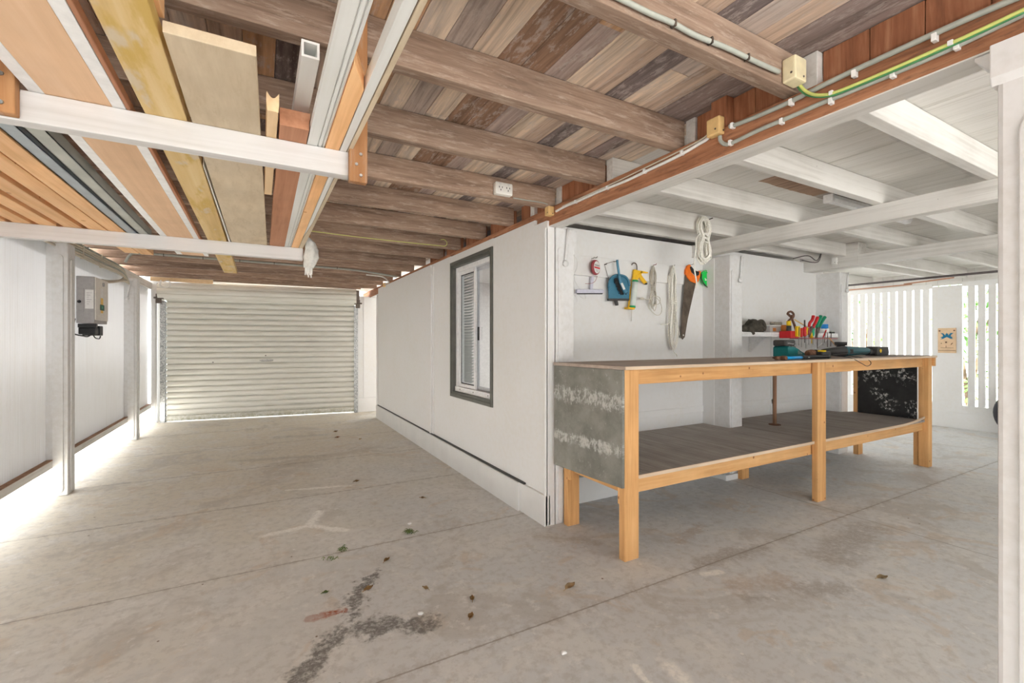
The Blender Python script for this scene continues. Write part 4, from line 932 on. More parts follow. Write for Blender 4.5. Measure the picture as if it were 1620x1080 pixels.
b = MB(); b.tube([onY(945, 436, 2.775), onY(942, 444, 2.77), onY(936, 448, 2.77), (onY(926, 448.5, 2.77))], .0016, 5, smooth=4); b.build('loose_end', M['dull_red'], t_)
b = MB(); hook(b, 936, 409); hook(b, 941, 408); tag(b.build('wall_hook', M['dark_steel']), 'pair of small dark hooks above the red line disc', 'hook')
# squeegee
t_ = thing('squeegee', onY(934, 466, 2.79), 'pale lilac squeegee hanging below the red line disc', 'squeegee')
b = MB(); b.plate([(936, 437), (940, 437), (938, 458), (934, 458)], 2.785, 2.80, 0, .002); b.build('handle', M['lilac'], t_)
b = MB(); b.plate([(913, 457.5), (954, 457.5), (956, 459.5), (955, 463.5), (912.5, 463.5)], 2.775, 2.80, 0, .002); b.build('head', M['lilac'], t_)
b = MB(); b.plate([(913, 463.4), (954, 463.4), (953, 465.2), (913.5, 465.2)], 2.782, 2.788); b.build('blade', M['black'], t_)
# loose wire at the left
b = MB()
for w_ in ([(908, 404), (913, 412), (913, 424), (909, 432), (908, 437)], [(908, 436), (911, 447), (918, 458), (925, 466), (927, 471), (923, 472), (916, 467), (909, 457), (908, 445)], [(909, 466), (913, 474), (911, 480), (908, 482)]): b.tube([onY(u, v, 2.793) for u, v in w_], .0014, 5, smooth=4)
b.box(onY(908, 404, 2.797).x - .004, onY(908, 404, 2.797).x + .004, 2.79, 2.80, onY(908, 404, 2.797).z - .004, onY(908, 404, 2.797).z + .004)
tag(b.build('thin_wire', M['cable_white']), 'thin pale wire looping down the wall beside the corner post', 'wire')
# dustpan and brush
t_ = thing('dustpan', onY(978, 475, 2.77), 'blue dustpan hanging on the wall with its dark lip downwards', 'dustpan')
out = [(964, 474), (963, 455), (963.5, 448), (966, 441), (970, 437), (976, 435), (984, 435.5), (990, 438), (994, 444), (996, 452), (995.5, 474)]
b = MB(); b.plate(out, 2.772, 2.782, 0, .002)
inn = out; b.tube([onY(u, v, 2.766) for u, v in out[1:-1]], .009, 8, smooth=3); b.build('pan', M['blue_pan'], t_)
b = MB(); b.plate([(963, 472), (996, 472), (995.5, 475.5), (963.5, 475.5)], 2.764, 2.784, 0, .002); b.build('lip', M['charcoal'], t_)
b = MB(); b.tube([onY(974, 475, 2.79), onY(975.5, 480, 2.785), onY(976, 483, 2.785)], .016, 10, smooth=3, r1=.013); b.build('handle', M['charcoal'], t_)
b = MB(); b.tube([onY(964, 446, 2.775), onY(957, 420, 2.79), onY(956, 418, 2.79), onY(972, 413, 2.79)], .0018, 5); hook(b, 956, 418.5); hook(b, 971, 414); tag(b.build('hanging_string', M['dark_steel'], t_), 'dark string looped over two hooks')
t_ = thing('hand_brush', onY(990, 466, 2.75), 'blue hand brush with black bristles hanging in front of the dustpan', 'brush')
b = MB(); b.tube([onY(u, v, 2.745) for u, v in ((976.5, 411), (977, 418), (978.5, 428), (979.5, 436))], .010, 10, smooth=3); b.build('handle', M['blue_brush'], t_)
b = MB(); b.tube([onY(u, v, 2.745) for u, v in ((979.5, 435), (981, 444), (985, 454), (989.5, 463))], .014, 10, smooth=3, r1=.016); b.build('head', M['blue_brush'], t_)
b = MB(); rr = random.Random(5)
for q in range(230):
    k = rr.random(); u0 = 980 + 9 * k; v0 = 440 + 23 * k; s_ = rr.choice((-1, -1, -1, 1)); a = onY(u0, v0, 2.764)
    e = onY(u0 + (rr.uniform(-9, -4) if s_ < 0 else rr.uniform(0, 3)) + (2 if k > .9 else 0), v0 + rr.uniform(-1, 5), 2.764 + rr.uniform(-.012, .004)); b.tube([a, e], .0028, 4)
b.build('bristles', M['black'], t_)
b = MB(); b.plate([(982, 448), (985, 447), (989.5, 457), (986.5, 458.5)], 2.7285, 2.731); b.build('sticker', M['paper'], t_)
# caulking gun
t_ = thing('caulking_gun', onY(1001, 488, 2.78), 'yellow caulking gun with white and green cartridge hanging on the wall', 'caulking gun')
b = MB(); b.plate([(1003.5, 426), (1007, 426), (998, 487), (994.5, 487)], 2.775, 2.79, 0, .001); b.plate([(1003.5, 426), (1017, 429), (1015, 434), (1012, 437), (1008.5, 443), (1004, 444), (1001.5, 441)], 2.77, 2.786, 0, .002); b.plate([(994, 485.5), (1004.5, 486.5), (1004, 489.5), (994, 488.5)], 2.745, 2.79, 0, .002); b.build('frame', M['caulk_yellow'], t_)
b = MB(); b.plate([(1010.5, 434), (1013, 431), (1016, 437), (1024, 446.5), (1023, 450), (1020, 449), (1013, 440)], 2.768, 2.784, 0, .002); b.plate([(1015, 428), (1025.5, 430.5), (1025.5, 432), (1013, 432)], 2.77, 2.782, 0, .001); b.build('trigger', M['caulk_yellow'], t_)
b = MB(); b.plate([(1020, 447.5), (1024.5, 447), (1024, 450), (1021.5, 449.8)], 2.766, 2.7865, 0, .001); b.build('trigger_tip', M['black'], t_)
b = MB(); b.tube([onY(u, v, 2.778) for u, v in ((999.5, 419), (1001, 416.5), (1004.5, 416), (1007, 419), (1007.5, 426), (1006.5, 440))], .0045, 8, smooth=4); b.build('plunger_rod', M['dark_steel'], t_)
a, c = onY(1005, 444, 2.762), onY(1000.5, 486, 2.762); b = MB(); b.lathe([(0, .024), ((c - a).length, .024)], a, c - a, 18); b.build('cartridge', M['caulk_label'], t_)
b = MB(); b.lathe([(-.004, .0245), (.010, .0248)], a, c - a, 18); b.lathe([((c - a).length - .012, .0248), ((c - a).length + .002, .0245)], a, c - a, 18); b.plate([(1007.6, 447), (1009.2, 447), (1005, 484), (1003.6, 484)], 2.752, 2.764); b.build('cartridge_trim', M['caulk_green'], t_)
b = MB(); b.tube([onY(1000, 488, 2.775), onY(998.5, 508, 2.79)], .006, 8, r1=.003); b.build('nozzle', M['cable_white'], t_)
# hanks of cord
def loops(b, cx, cy, zt, zn, zb, wt, wn, wb, n_, r, rr, dy=.016, sides=6, wob=.0):
    for q in range(n_):
        k = rr.uniform(.55, 1.0); kb = rr.uniform(.5, 1.0); s_ = rr.uniform(-.3, .3); y = cy + rr.uniform(-dy, dy); t0 = zt - rr.uniform(0, .18) * (zt - zn); b0 = zb + rr.uniform(0, .22) * (zn - zb)
        P = []
        for k2, (dx, z) in enumerate(((-wn, zn), (-wt * k, zn + (t0 - zn) * .45), (-wt * k * .9 , zn + (t0 - zn) * .8), (wt * s_, t0), (wt * k * .9, zn + (t0 - zn) * .8), (wt * k, zn + (t0 - zn) * .45), (wn, zn), (wb * kb, zn + (b0 - zn) * .45), (wb * kb * .95, zn + (b0 - zn) * .8), (wb * s_, b0), (-wb * kb * .95, zn + (b0 - zn) * .8), (-wb * kb, zn + (b0 - zn) * .45))):
            P.append((cx + dx + rr.uniform(-1, 1) * wb * .12 , y + rr.uniform(-.005, .005), z + rr.uniform(-.01, .01)))
        b.tube(P, r, sides, True, smooth=4)
rr = random.Random(21)
t_ = thing('cord_hank', onY(1035, 498, 2.77), 'thin pale extension cord hank hanging right of the caulking gun', 'cord')
c1, cn, cb = onY(1034, 419, 2.77), onY(1033, 455, 2.77), onY(1034, 490, 2.77)
b = MB(); loops(b, c1.x, 2.77, c1.z, cn.z, cb.z, .022, .010, .035, 7, .0032, rr); b.tube([onY(u, v, 2.765) for u, v in ((1033, 466), (1044, 477), (1047, 490), (1044, 497), (1038, 498), (1030, 491), (1026, 484), (1030, 470), (1043, 470), (1043, 480), (1033, 482))], .0032, 6, smooth=4); b.build('loops', M['rope_beige'], t_)
b = MB()
for q in range(5): z = cn.z + .025 - q * .012; b.tube([(cn.x + .017 * math.cos(a * PI / 4), 2.77 + .017 * math.sin(a * PI / 4), z + .003 * math.sin(a * PI / 4 + q)) for a in range(8)], .0035, 6, True)
b.build('binding', M['rope_beige'], t_)
b = MB(); b.tube([onY(1033, 472, 2.765), onY(1024, 474, 2.765), onY(1019, 472.5, 2.765)], .0032, 6, smooth=3); a, c = onY(1019, 472.5, 2.765), onY(1012, 472, 2.765); b.lathe([(0, .006), (.012, .011), (.028, .012), ((c - a).length, .008)], a, c - a, 10); b.build('plug', M['rope_beige'], t_)
b = MB(); hook(b, 1034, 419); tag(b.build('wall_hook', M['dull_red']), 'small reddish hook holding the thin cord hank', 'hook')
t_ = thing('rope_hank', onY(1065, 560, 2.77), 'long white rope hank hanging left of the handsaw, nearly down to the bench', 'rope')
c1, cn, cb = onY(1063, 421, 2.77), onY(1063, 478, 2.77), onY(1066, 556, 2.77)
b = MB(); loops(b, c1.x + .01, 2.77, c1.z, cn.z, cb.z, .034, .020, .046, 12, .0042, rr, .02); b.tube([onY(u, v, 2.76) for u, v in ((1062, 540), (1066, 556), (1070, 560), (1071, 563.5))], .0042, 6, smooth=3); b.tube([onY(u, v, 2.76) for u, v in ((1045, 513), (1055, 513), (1063, 509), (1072, 515), (1075, 530))], .0035, 6, smooth=3); b.build('loops', M['rope'], t_)
b = MB()
for q in range(4): z = cn.z + .02 - q * .013; b.tube([(cn.x + .012 + .030 * math.cos(a * PI / 4), 2.765 + .024 * math.sin(a * PI / 4), z + .006 * math.sin(a * PI / 4 + q)) for a in range(8)], .0042, 6, True)
b.build('binding', M['rope'], t_)
b = MB(); hook(b, 1063, 421); tag(b.build('wall_hook', M['dark_steel']), 'small dark hook holding the long white rope hank', 'hook')
# handsaw
t_ = thing('handsaw', onY(1078, 537, 2.785), 'handsaw with orange and black handle hanging blade down on the wall', 'saw')
b = MB(); b.plate([(1084.5, 431), (1086, 431), (1101, 447), (1088, 505), (1083.5, 533), (1080, 537), (1077, 533), (1077.5, 520)], 2.787, 2.790); bl = b.build('blade', M['saw_steel'], t_)
b = MB(); c = onY(1081.3, 530, 2.7855); b.lathe([(0, .007), (.0012, .007)], (c.x, 2.7868, c.z), (0, -1, 0), 12); b.build('hang_hole', M['paper'], t_)
b = MB(); b.plate([(1085, 432), (1085.5, 426), (1088, 420), (1091.5, 418), (1093.5, 420), (1092, 426), (1093.5, 431), (1099, 437), (1103, 437.5), (1105.5, 432), (1107, 428), (1109, 429), (1108, 437), (1105.5, 444.5), (1102.5, 448), (1098, 447), (1092, 444), (1087.5, 438)], 2.778, 2.798, 0, .003); b.build('handle', M['orange'], t_)
b = MB(); b.plate([(1091.5, 422), (1094, 421), (1099, 428), (1107, 430), (1106, 435), (1103, 436), (1097, 431), (1093, 428)], 2.776, 2.80, 0, .003); b.build('grip', M['black'], t_)
b = MB(); b.plate([(1093.5, 431.2), (1092.3, 427), (1097, 431.5), (1102.8, 436.3), (1099, 436.8)], 2.790, 2.794); b.build('finger_opening', M['meter_grey'], t_)
b = MB(); hook(b, 1092, 419); tag(b.build('wall_hook', M['dark_steel']), 'small dark hook behind the handsaw handle', 'hook')
# goggles
t_ = thing('safety_goggles', onY(1118, 454, 2.78), 'bright green safety goggles hanging beside the handsaw', 'goggles')
b = MB(); b.plate([(1109.5, 433), (1112, 430), (1116, 428.5), (1118, 431), (1124, 440), (1127, 450), (1124, 454), (1119, 453), (1114, 448), (1110.5, 440)], 2.775, 2.797, 0, .004); b.build('lens', M['lens_green'], t_)
b = MB(); b.tube([onY(u, v, 2.770) for u, v in ((1110, 433), (1110, 441), (1114, 449), (1119, 454), (1125, 454), (1127.5, 450))], .0045, 8, smooth=4); b.build('frame_rim', M['black'], t_)
b = MB(); b.tube([onY(u, v, 2.772) for u, v in ((1112, 429.5), (1117, 427.5), (1118.5, 431), (1124, 440), (1127.5, 449))], .004, 8, smooth=3); b.build('upper_rim', M['green'], t_)
b = MB(); b.tube([onY(1119, 439, 2.765), onY(1124, 443, 2.765)], .004, 6); b.plate([(1115.5, 439.5), (1118.5, 443), (1116, 444)], 2.771, 2.775); b.build('nose_clip', M['cable_white'], t_)
b = MB(); hook(b, 1117, 428); tag(b.build('wall_hook', M['dark_steel']), 'small dark hook above the green goggles', 'hook')
# rope coil on the joist
t_ = thing('rope_coil', onY(1114, 420, 2.375), 'thick white rope coil hanging from the white joist with a loose end trailing', 'rope')
RYc = 2.375
c1, cn, cb = onY(1114, 343, RYc), onY(1110.5, 376, RYc), onY(1114, 419, RYc)
b = MB(); loops(b, cn.x + .015, RYc, c1.z, cn.z, cb.z, .064, .028, .066, 22, .0052, rr, .024); b.build('loops', M['rope'], t_)
b = MB()
for q in range(7): z = cn.z + .035 - q * .0105; b.tube([(cn.x + .010 + .040 * math.cos(a * PI / 4), RYc + .030 * math.sin(a * PI / 4), z + .010 * math.sin(a * PI / 4 + q * 2)) for a in range(8)], .0055, 6, True)
b.build('binding', M['rope'], t_)
b = MB(); b.tube([onY(u, v, RYc - .02) for u, v in ((1106, 370), (1101.5, 378), (1101, 392), (1099, 408), (1098.5, 424), (1101, 440), (1102, 449), (1100, 455))], .0052, 8, smooth=4); b.build('loose_end', M['rope'], t_)
b = MB(); p = onY(1119, 348, 2.40); b.tube([(p.x, 2.409, p.z), (p.x, 2.35, p.z + .004)], .004, 8); tag(b.build('nail', M['dark_steel']), 'dark nail in the white joist holding the rope coil', 'nail')

# ================================================================ overhead timber store
RZ0, RZ = 1.677, 1.745
b = MB(); b.box(-1.40, .262, 1.375, 1.415, RZ0, RZ, .002); tag(b.build('storage_rail', M['rail_white']), 'white front rail of the overhead timber store', 'rail', 'rails of the overhead timber store')
b = MB(); b.box(-1.40, .222, 2.925, 2.972, RZ0, RZ, .002); tag(b.build('storage_rail', M['rail_white']), 'white rear rail of the overhead timber store, with the hanging bag at its end', 'rail', 'rails of the overhead timber store')
hz = [(0.222, 0.272, 1.348, 1.374, 1.655, 2.15, 'reddish timber hanger at the right end of the front storage rail'), (-.505, -.452, 1.348, 1.374, 1.68, 2.15, 'reddish timber hanger at the left edge of the photo, on the front storage rail'),
      (.200, .238, 2.974, 2.978, 1.68, 2.072, '')]
for x0, x1, y0, y1, z0, z1, lab in hz:
    if not lab: continue
    b = MB(); b.box(x0, x1, y0, y1 + (.0 if 1 else 0), z0, z1, .003)
    if y1 < 1.427: b.box(x0, x1, y1, 1.4265, JB + .01, z1, .002)
    for q in range(3): b.lathe([(0, .005), (.003, .004)], ((x0 + x1) / 2 + .006 * (-1) ** q, y0, z0 + .02 + q * .03), (0, -1, 0), 8, 1)
    tag(b.build('timber_hanger', [M['hanger_wood'], M['steel']]), lab, 'hanger', 'hangers of the overhead timber store')
b = MB(); b.box(.222, .262, 2.93, 2.966, RZ + .0005, JB + .0, .003); tag(b.build('timber_hanger', M['hanger_wood']), 'reddish timber hanger at the right end of the rear storage rail', 'hanger', 'hangers of the overhead timber store')
def plank(x0, x1, y0, y1, th, mat, lab, z=RZ, name='timber_board', x0b=None, x1b=None, bev=.0015, cat='board', grp='boards in the overhead timber store', dz=0):
    b = MB(); x0b = x0 if x0b is None else x0b; x1b = x1 if x1b is None else x1b
    b.prism([(x0, y0), (x1, y0), (x1b, y1), (x0b, y1)], 'z', z + .0005, z + th, 0, bev)
    o = b.build(name, M[mat]); tag(o, lab, cat, grp); return o
ob = [(-.652, -.588, 1.2, 3.62), (-.725, -.657, 1.1, 3.60), (-.815, -.750, 1.2, 3.30), (-.900, -.840, 1.2, 3.2), (-.985, -.925, 1.2, 3.2), (-1.07, -1.01, 1.2, 3.2), (-1.16, -1.10, 1.2, 3.1)]
for k, (x0, x1, y0, y1) in enumerate(ob):
    plank(x0, x1, y0, y1, .042, 'board_orange', ['orange pine board next to the blue-grey metal channel', 'orange pine board second left of the blue-grey channel', 'orange pine board third left of the blue-grey channel', 'orange pine board fourth left of the blue-grey channel', 'orange pine board fifth left of the blue-grey channel', 'orange pine board sixth left of the blue-grey channel', 'orange pine board farthest left in the overhead store'][k])
plank(-1.17, -.60, 1.3, 3.05, .02, 'board_redbrown', 'dark brown sheet lying on top of the orange pine boards', z=RZ + .043, name='timber_sheet')
# metal channels
for (x0, x1, x0b, x1b, mat, lab) in ((-.578, -.540, -.583, -.541, 'zinc', 'blue-grey metal channel between the orange boards and the greenish channel'), (-.522, -.477, -.535, -.493, 'zinc_green', 'greenish grey metal channel left of the white-edged peach board')):
    b = MB(); y0, y1 = .5, 2.985
    for (a, c, z0, z1) in ((0, 1, 0, .003), (0, .08, 0, .035), (.92, 1, 0, .035)):
        f = lambda k, q: x0 + (x1 - x0) * q if k == 0 else x0b + (x1b - x0b) * q
        b.prism([(f(0, a), y0), (f(0, c), y0), (f(1, c), y1), (f(1, a), y1)], 'z', RZ + .0005 + z0, RZ + z1)
    tag(b.build('metal_channel', M[mat]), lab, 'channel', 'metal channels in the overhead store')
# peach board with white edges
t_ = thing('painted_board', (-.36, 2.0, RZ), 'wide peach coloured board with white painted edges in the overhead store', 'board', 'boards in the overhead timber store')
b = MB(); b.prism([(-.411, .45), (-.296, .45), (-.310, 3.5), (-.424, 3.5)], 'z', RZ + .001, RZ + .03, 0, .001); b.build('face', M['board_peach'], t_)
b = MB(); b.prism([(-.436, .45), (-.4105, .45), (-.4235, 3.5), (-.452, 3.5)], 'z', RZ + .0005, RZ + .036, 0, .001); b.build('edge_strip', M['alu_white'], t_)
b = MB(); b.prism([(-.2955, .45), (-.270, .45), (-.286, 3.5), (-.3095, 3.5)], 'z', RZ + .0005, RZ + .036, 0, .001); b.build('edge_strip', M['alu_white'], t_)
plank(-.2685, -.260, .45, 3.1, .022, 'board_redbrown', 'thin brown batten on edge beside the white-edged peach board', x0b=-.2845, x1b=-.276)
plank(-.238, -.157, .45, 4.27, .034, 'board_yellow', 'long yellow stained board with a rusty knot, reaching farthest back', x0b=-.248, x1b=-.158)
plank(-.205, -.150, .45, 1.02, .05, 'board_orange', 'short board end lying on top of the yellow stained board', z=RZ + .035)
plank(-.150, -.006, 1.0, 3.10, .022, 'board_beige', 'wide weathered beige plank with a rough near end', x0b=-.135, x1b=.040)
plank(-.154, -.1515, 1.7, 3.3, .030, 'cable_white', 'thin pale strip between the yellow board and the beige plank', bev=.0, x0b=-.146, x1b=-.137)
plank(.008, .034, 2.28, 3.4, .03, 'board_beige', 'narrow beige lath beyond the cream moulding', x0b=.043, x1b=.048) if False else None
# cream profiled moulding, short
b = MB(); pr = [(.0155, RZ + .001), (.0385, RZ + .001), (.0405, RZ + .018), (.0405, RZ + .046)]
for k in range(7): a = k / 6; pr.append((.0405 - .026 * a, RZ + .046 - .014 * math.sin(PI * a)))
pr += [(.0135, RZ + .040), (.0135, RZ + .02)]
b.prism(pr, 'y', 1.22, 1.92); tag(b.build('timber_moulding', M['cream_pine']), 'short cream pine moulding with a scooped end', 'moulding')
plank(.044, .112, 1.285, 3.02, .045, 'board_redbrown', 'red-brown board with square end beside the white architrave', x0b=.050, x1b=.126)
plank(.066, .118, 1.33, 2.6, .02, 'board_redbrown', 'small brown strip lying on the red-brown board under the hollow tube', z=RZ + .046)
# hollow tube
b = MB(); x0, x1, z0, z1, y0, y1 = .078, .114, RZ + .0665, RZ + .103, 1.07, 2.6; w_ = .005
for (a, c, e, f) in ((x0, x1, z0, z0 + w_), (x0, x1, z1 - w_, z1), (x0, x0 + w_, z0 + w_, z1 - w_), (x1 - w_, x1, z0 + w_, z1 - w_)): b.box(a, c, y0, y1, e, f)
tag(b.build('hollow_tube', M['moulding_white']), 'whitish square hollow tube with open end toward the camera', 'tube')
# white architrave with ridges
b = MB(); pr = [(.1145, RZ + .0005), (.140, RZ + .0005), (.1405, RZ + .004), (.143, RZ + .005), (.144, RZ + .001), (.150, RZ - .0), (.1505, RZ + .005), (.154, RZ + .006), (.155, RZ + .002), (.160, RZ + .004), (.160, RZ + .020), (.1145, RZ + .022)]
pr = [(x, z + .0005) for x, z in pr]
b.prism(pr, 'y', .3, 3.05); tag(b.build('architrave', M['moulding_white']), 'long white architrave with moulded ridges', 'moulding')
# angled beige plank
b = MB(); b.prism([(.162, .93), (.198, 1.02), (.198, 3.02), (.162, 3.02)], 'z', RZ + .0005, RZ + .04, 0, .001); tag(b.build('timber_board', M['board_orange']), 'tan board with a slanting cut end right of the white architrave', 'board', 'boards in the overhead timber store')
b = MB(); b.prism([(.2005, .3), (.224, .3), (.212, 2.3), (.1995, 2.6)], 'z', RZ + .0005, RZ + .035, 0, .001); tag(b.build('painted_strip', M['moulding_white']), 'white painted strip with dark scrapes at the right of the store', 'strip')
b = MB(); b.prism([(.2275, .3), (.238, .3), (.2215, 3.05), (.2005, 3.05), (.2005, 2.65), (.2135, 2.3)], 'z', RZ + .0005, RZ + .03, 0, .001); tag(b.build('timber_lath', M['board_beige']), 'thin pale lath along the right edge of the store', 'lath')
# hanging bag
t_ = thing('hanging_bag', onY(491, 440, 2.90), 'crumpled grey-white plastic bag hanging off the end of the rear storage rail', 'bag')
b = MB(); rr = random.Random(9); ring_ = []
prof = [(376, 486, 3), (384, 490, 7), (396, 492, 9), (408, 491.5, 9.5), (418, 490, 8), (424, 489, 6.5)]
for v, u, w_ in prof:
    c = onY(u, v, 2.905); R_ = w_ * 2.66 / 720; row = []
    for k in range(22):
        a = 2 * PI * k / 22; q = R_ * (1 + .22 * math.sin(5 * a + v * .1) + rr.uniform(-.08, .08)); row.append(b.bm.verts.new((c.x + q * math.cos(a), 2.895 + .65 * q * math.sin(a), c.z)))
    ring_.append(row)
for A, B in zip(ring_, ring_[1:]):
    for k in range(22): f = b.bm.faces.new([A[k], A[(k + 1) % 22], B[(k + 1) % 22], B[k]]); f.smooth = True
b.bm.faces.new(ring_[0]); b.bm.faces.new(ring_[-1]); b.build('bag_body', M['bag'], t_)
b = MB()
for k in range(6):
    u = 483.5 + k * 2.1; b.tube([onY(u, 420, 2.895), onY(u - .5 + rr.uniform(-.5, .5), 430, 2.895), onY(u + rr.uniform(-1, 1), 434 + rr.uniform(0, 6), 2.895)], .0035, 6, smooth=3)
b.build('tassel', M['cable_white'], t_)

# ================================================================ electrics
def jbox(name, c, sx, sy, sz, mat, lab, cat='junction box', grp='junction boxes'):
    t_ = thing(name, c, lab, cat, grp); x, y, z = c
    b = MB(); b.box(x - sx / 2, x + sx / 2, y - sy / 2, y + sy / 2, z - sz / 2, z + sz / 2, .006); b.build('cover', M[mat], t_)
    b = MB(); b.lathe([(0, .004), (.002, .003)], (x - sx / 2 + .0, y - sy * .2, z - sz * .2), (-1, 0, 0), 8); b.lathe([(0, .004), (.002, .003)], (x + sx * .2, y - sy / 2, z - sz * .3), (0, -1, 0), 8); b.build('screw', M['dark_steel'], t_)
jbox('junction_box', (1.586, .886, 2.115), .068, .046, .080, 'box_cream', 'cream junction box on the joist with the grey cable')
jbox('junction_box', (1.632, 1.226, 2.076), .036, .062, .072, 'box_tan', 'tan junction box on the reddish stud, above the bearer')
jbox('junction_box', (1.628, 2.44, 2.035), .044, .05, .058, 'box_tan', 'tan junction box on the bearer near the window wall corner')
jbox('junction_box', (1.622, 6.80, 2.035), .05, .07, .06, 'box_tan', 'small far tan junction box at the window wall top by the roller door')
t_ = thing('power_point', (1.297, 2.45, 2.12), 'white double power point on a brown joist', 'power point')
c = onY(795.5, 300, 2.44); MB().box(c.x - .058, c.x + .058, 2.418, 2.4605, c.z - .036, c.z + .038, .008).build('plate', M['outlet_white'], t_)
b = MB()
for s_ in (-1, 1):
    for (dx, dz, r_) in ((-.010, .006, 0), (.010, .006, 0), (0, -.010, 0)): b.box(c.x + s_ * .025 + dx - .002, c.x + s_ * .025 + dx + .002, 2.4165, 2.4185, c.z + dz - .005, c.z + dz + .005)
b.build('socket_slot', M['black'], t_)
b = MB()
for s_ in (-1, 1): b.box(c.x + s_ * .028 - .006, c.x + s_ * .028 + .006, 2.4145, 2.4185, c.z + .020, c.z + .030, .002)
b.build('rocker_switch', M['cable_white'], t_)
def cable(lab, pts, r, mat, clips=(), sides=8, smooth=6, cat='cable', grp=None, clipmat='clip_white', sag=None):
    t_ = thing('electric_cable', pts[0], lab, cat, grp)
    b = MB(); b.tube(pts, r, sides, smooth=smooth); b.build('sheath', M[mat], t_)
    for p in clips:
        p = Vector(p); b = MB(); hw = .0035 if clipmat != 'clip_white' else .006; ax = abs(pts[-1][0] - pts[0][0]) > abs(pts[-1][1] - pts[0][1]); b.box(p.x - (hw if ax else r * 1.2), p.x + (hw if ax else r * 1.2), p.y - (r * 1.2 if ax else hw), p.y + (r * 1.2 if ax else hw), p.z - r * 1.3, p.z + r * 1.3, .0015); b.build('clip', M[clipmat], t_)
bx = 1.638
def bz(u, v): return onX(u, v, bx)
y0 = .898
cable('grey cable clipped along the nearest brown joist to the cream box', [onY(u, v, y0) for u, v in ((940, -22), (985, 0), (1030, 22), (1065, 37), (1100, 56), (1150, 76), (1190, 95), (1232, 114))], .0075, 'cable_grey', [onY(u, v, y0) for u, v in ((1066, 37.5), (1124, 65), (1182, 91))], clipmat='dark_steel')
cable('upper grey conduit along the bearer, from the tan box to the right edge', [bz(u, v) for u, v in ((1154, 200), (1165, 197), (1200, 183), (1250, 161), (1300, 136), (1350, 112), (1400, 89), (1470, 57), (1540, 26), (1620, -8), (1680, -32))], .0085, 'cable_grey', [bz(u, v) for u, v in ((1159, 199), (1252, 162), (1352, 117), (1479, 60))])
cable('lower grey conduit looping out of the tan box along the bearer', [bz(u, v) for u, v in ((1139, 215), (1140, 223), (1147, 228), (1158, 226), (1200, 206), (1250, 185), (1300, 163), (1330, 151), (1400, 122), (1470, 92), (1540, 60), (1620, 22), (1680, -6))], .008, 'cable_grey', [bz(u, v) for u, v in ((1156, 226), (1237, 192), (1315, 160), (1413, 118), (1514, 73))])
cable('green and yellow earth wire from the cream box along the bearer', [onX(u, v, 1.62) for u, v in ((1262, 130), (1272, 142), (1285, 149), (1302, 150), (1318, 147), (1350, 135), (1400, 114), (1460, 88), (1530, 57), (1620, 15), (1680, -14))], .005, 'earth_yellow', [onX(u, v, 1.62) for u, v in ((1315, 147), (1504, 68))])
cable('pale green wire twisted beside the earth wire from the cream box', [onX(u, v, 1.624) for u, v in ((1259, 130), (1266, 142), (1280, 151), (1300, 153), (1320, 150), (1350, 138.5), (1400, 118), (1460, 92), (1530, 61), (1620, 19))], .004, 'earth_green')
cable('white cable along the bearer between the two tan boxes', [bz(u, v) for u, v in ((1124, 214), (1117, 221), (1105, 228), (1085, 240), (1060, 253), (1030, 267), (990, 286), (950, 302), (915, 318), (895, 326), (880, 334))], .0075, 'cable_white', [bz(u, v) for u, v in ((1079, 242), (1020, 271), (961, 297), (911, 319))])
cable('thin brown-white cable above the white cable on the bearer', [onX(u, v, 1.640) for u, v in ((1124, 208), (1112, 219), (1085, 234), (1040, 256), (980, 285), (930, 308), (890, 326))], .0035, 'cable_cream')
cable('thin cable from the power point along the joist to the tan box', [onY(812, 313, 2.452), onY(835, 317, 2.452), onY(855, 320, 2.452), onY(866, 323, 2.45)], .004, 'cable_grey')
cable('yellow earth wire along a far brown joist, with hooked end', [onY(u, v, 4.006) for u, v in ((440, 359), (497, 366), (560, 374), (640, 383), (690, 388), (704, 389), (707, 384), (703, 379), (697, 379))], .0032, 'earth_yellow')
yk = JY[10] - .006
cable('grey conduit clipped along a joist in front of the roller door', [(-1.22, yk, 2.02), (-1.18, yk, 2.10), (-1.1, yk, 2.125), (-.6, yk, 2.125), (.2, yk, 2.122), (1.0, yk, 2.115), (1.35, yk, 2.09), (1.60, yk - .02, 2.06)], .0125, 'cable_grey', [(-.9 + q * .35, yk, 2.124) for q in range(6)], clipmat='dark_steel')
cable('white cable looping from the joists to the far tan box', [(1.20, yk - .03, 2.06), (1.40, yk - .05, 2.045), (1.55, 6.3, 2.02), (1.60, 6.6, 2.04), (1.61, 6.77, 2.04)], .008, 'cable_white')
# bundle of cables along the left plate
t_ = thing('cable_bundle', (-1.37, 5.5, 1.98), 'bundle of cream cables along the left wall top, bending down to the meter box', 'cables')
for k in range(6):
    dx = -.0 + .014 * k; z = 2.055 - .022 * (k % 6)
    b = MB(); b.tube([(-1.392 + .006 + .004 * (k % 2), 3.0, z), (-1.388, 4.2, z - .002), (-1.385, 5.2, z + .002), (-1.385 + .003 * k, 6.0, z), (-1.375 + .006 * k, 6.55, z - .005), (-1.355 + .008 * k, 6.72, z - .06 - .004 * k), (-1.36 + .006 * k, 6.62 - .02 * k, 1.90 - .006 * k), (-1.385 + .003 * k, 6.30 - .02 * k, 1.845 - .006 * k), (-1.42, 6.14, 1.835 - .004 * k)], .0085, 7, smooth=5)
    b.build('cable', M['cable_cream'] if k % 3 else M['cable_grey'], t_)
for q in range(4):
    yq = 4.3 + q * .55; b = MB(); b.box(-1.398, -1.374, yq, yq + .02, 1.935, 2.068, .003); b.build('clip', M['cable_cream'], t_)
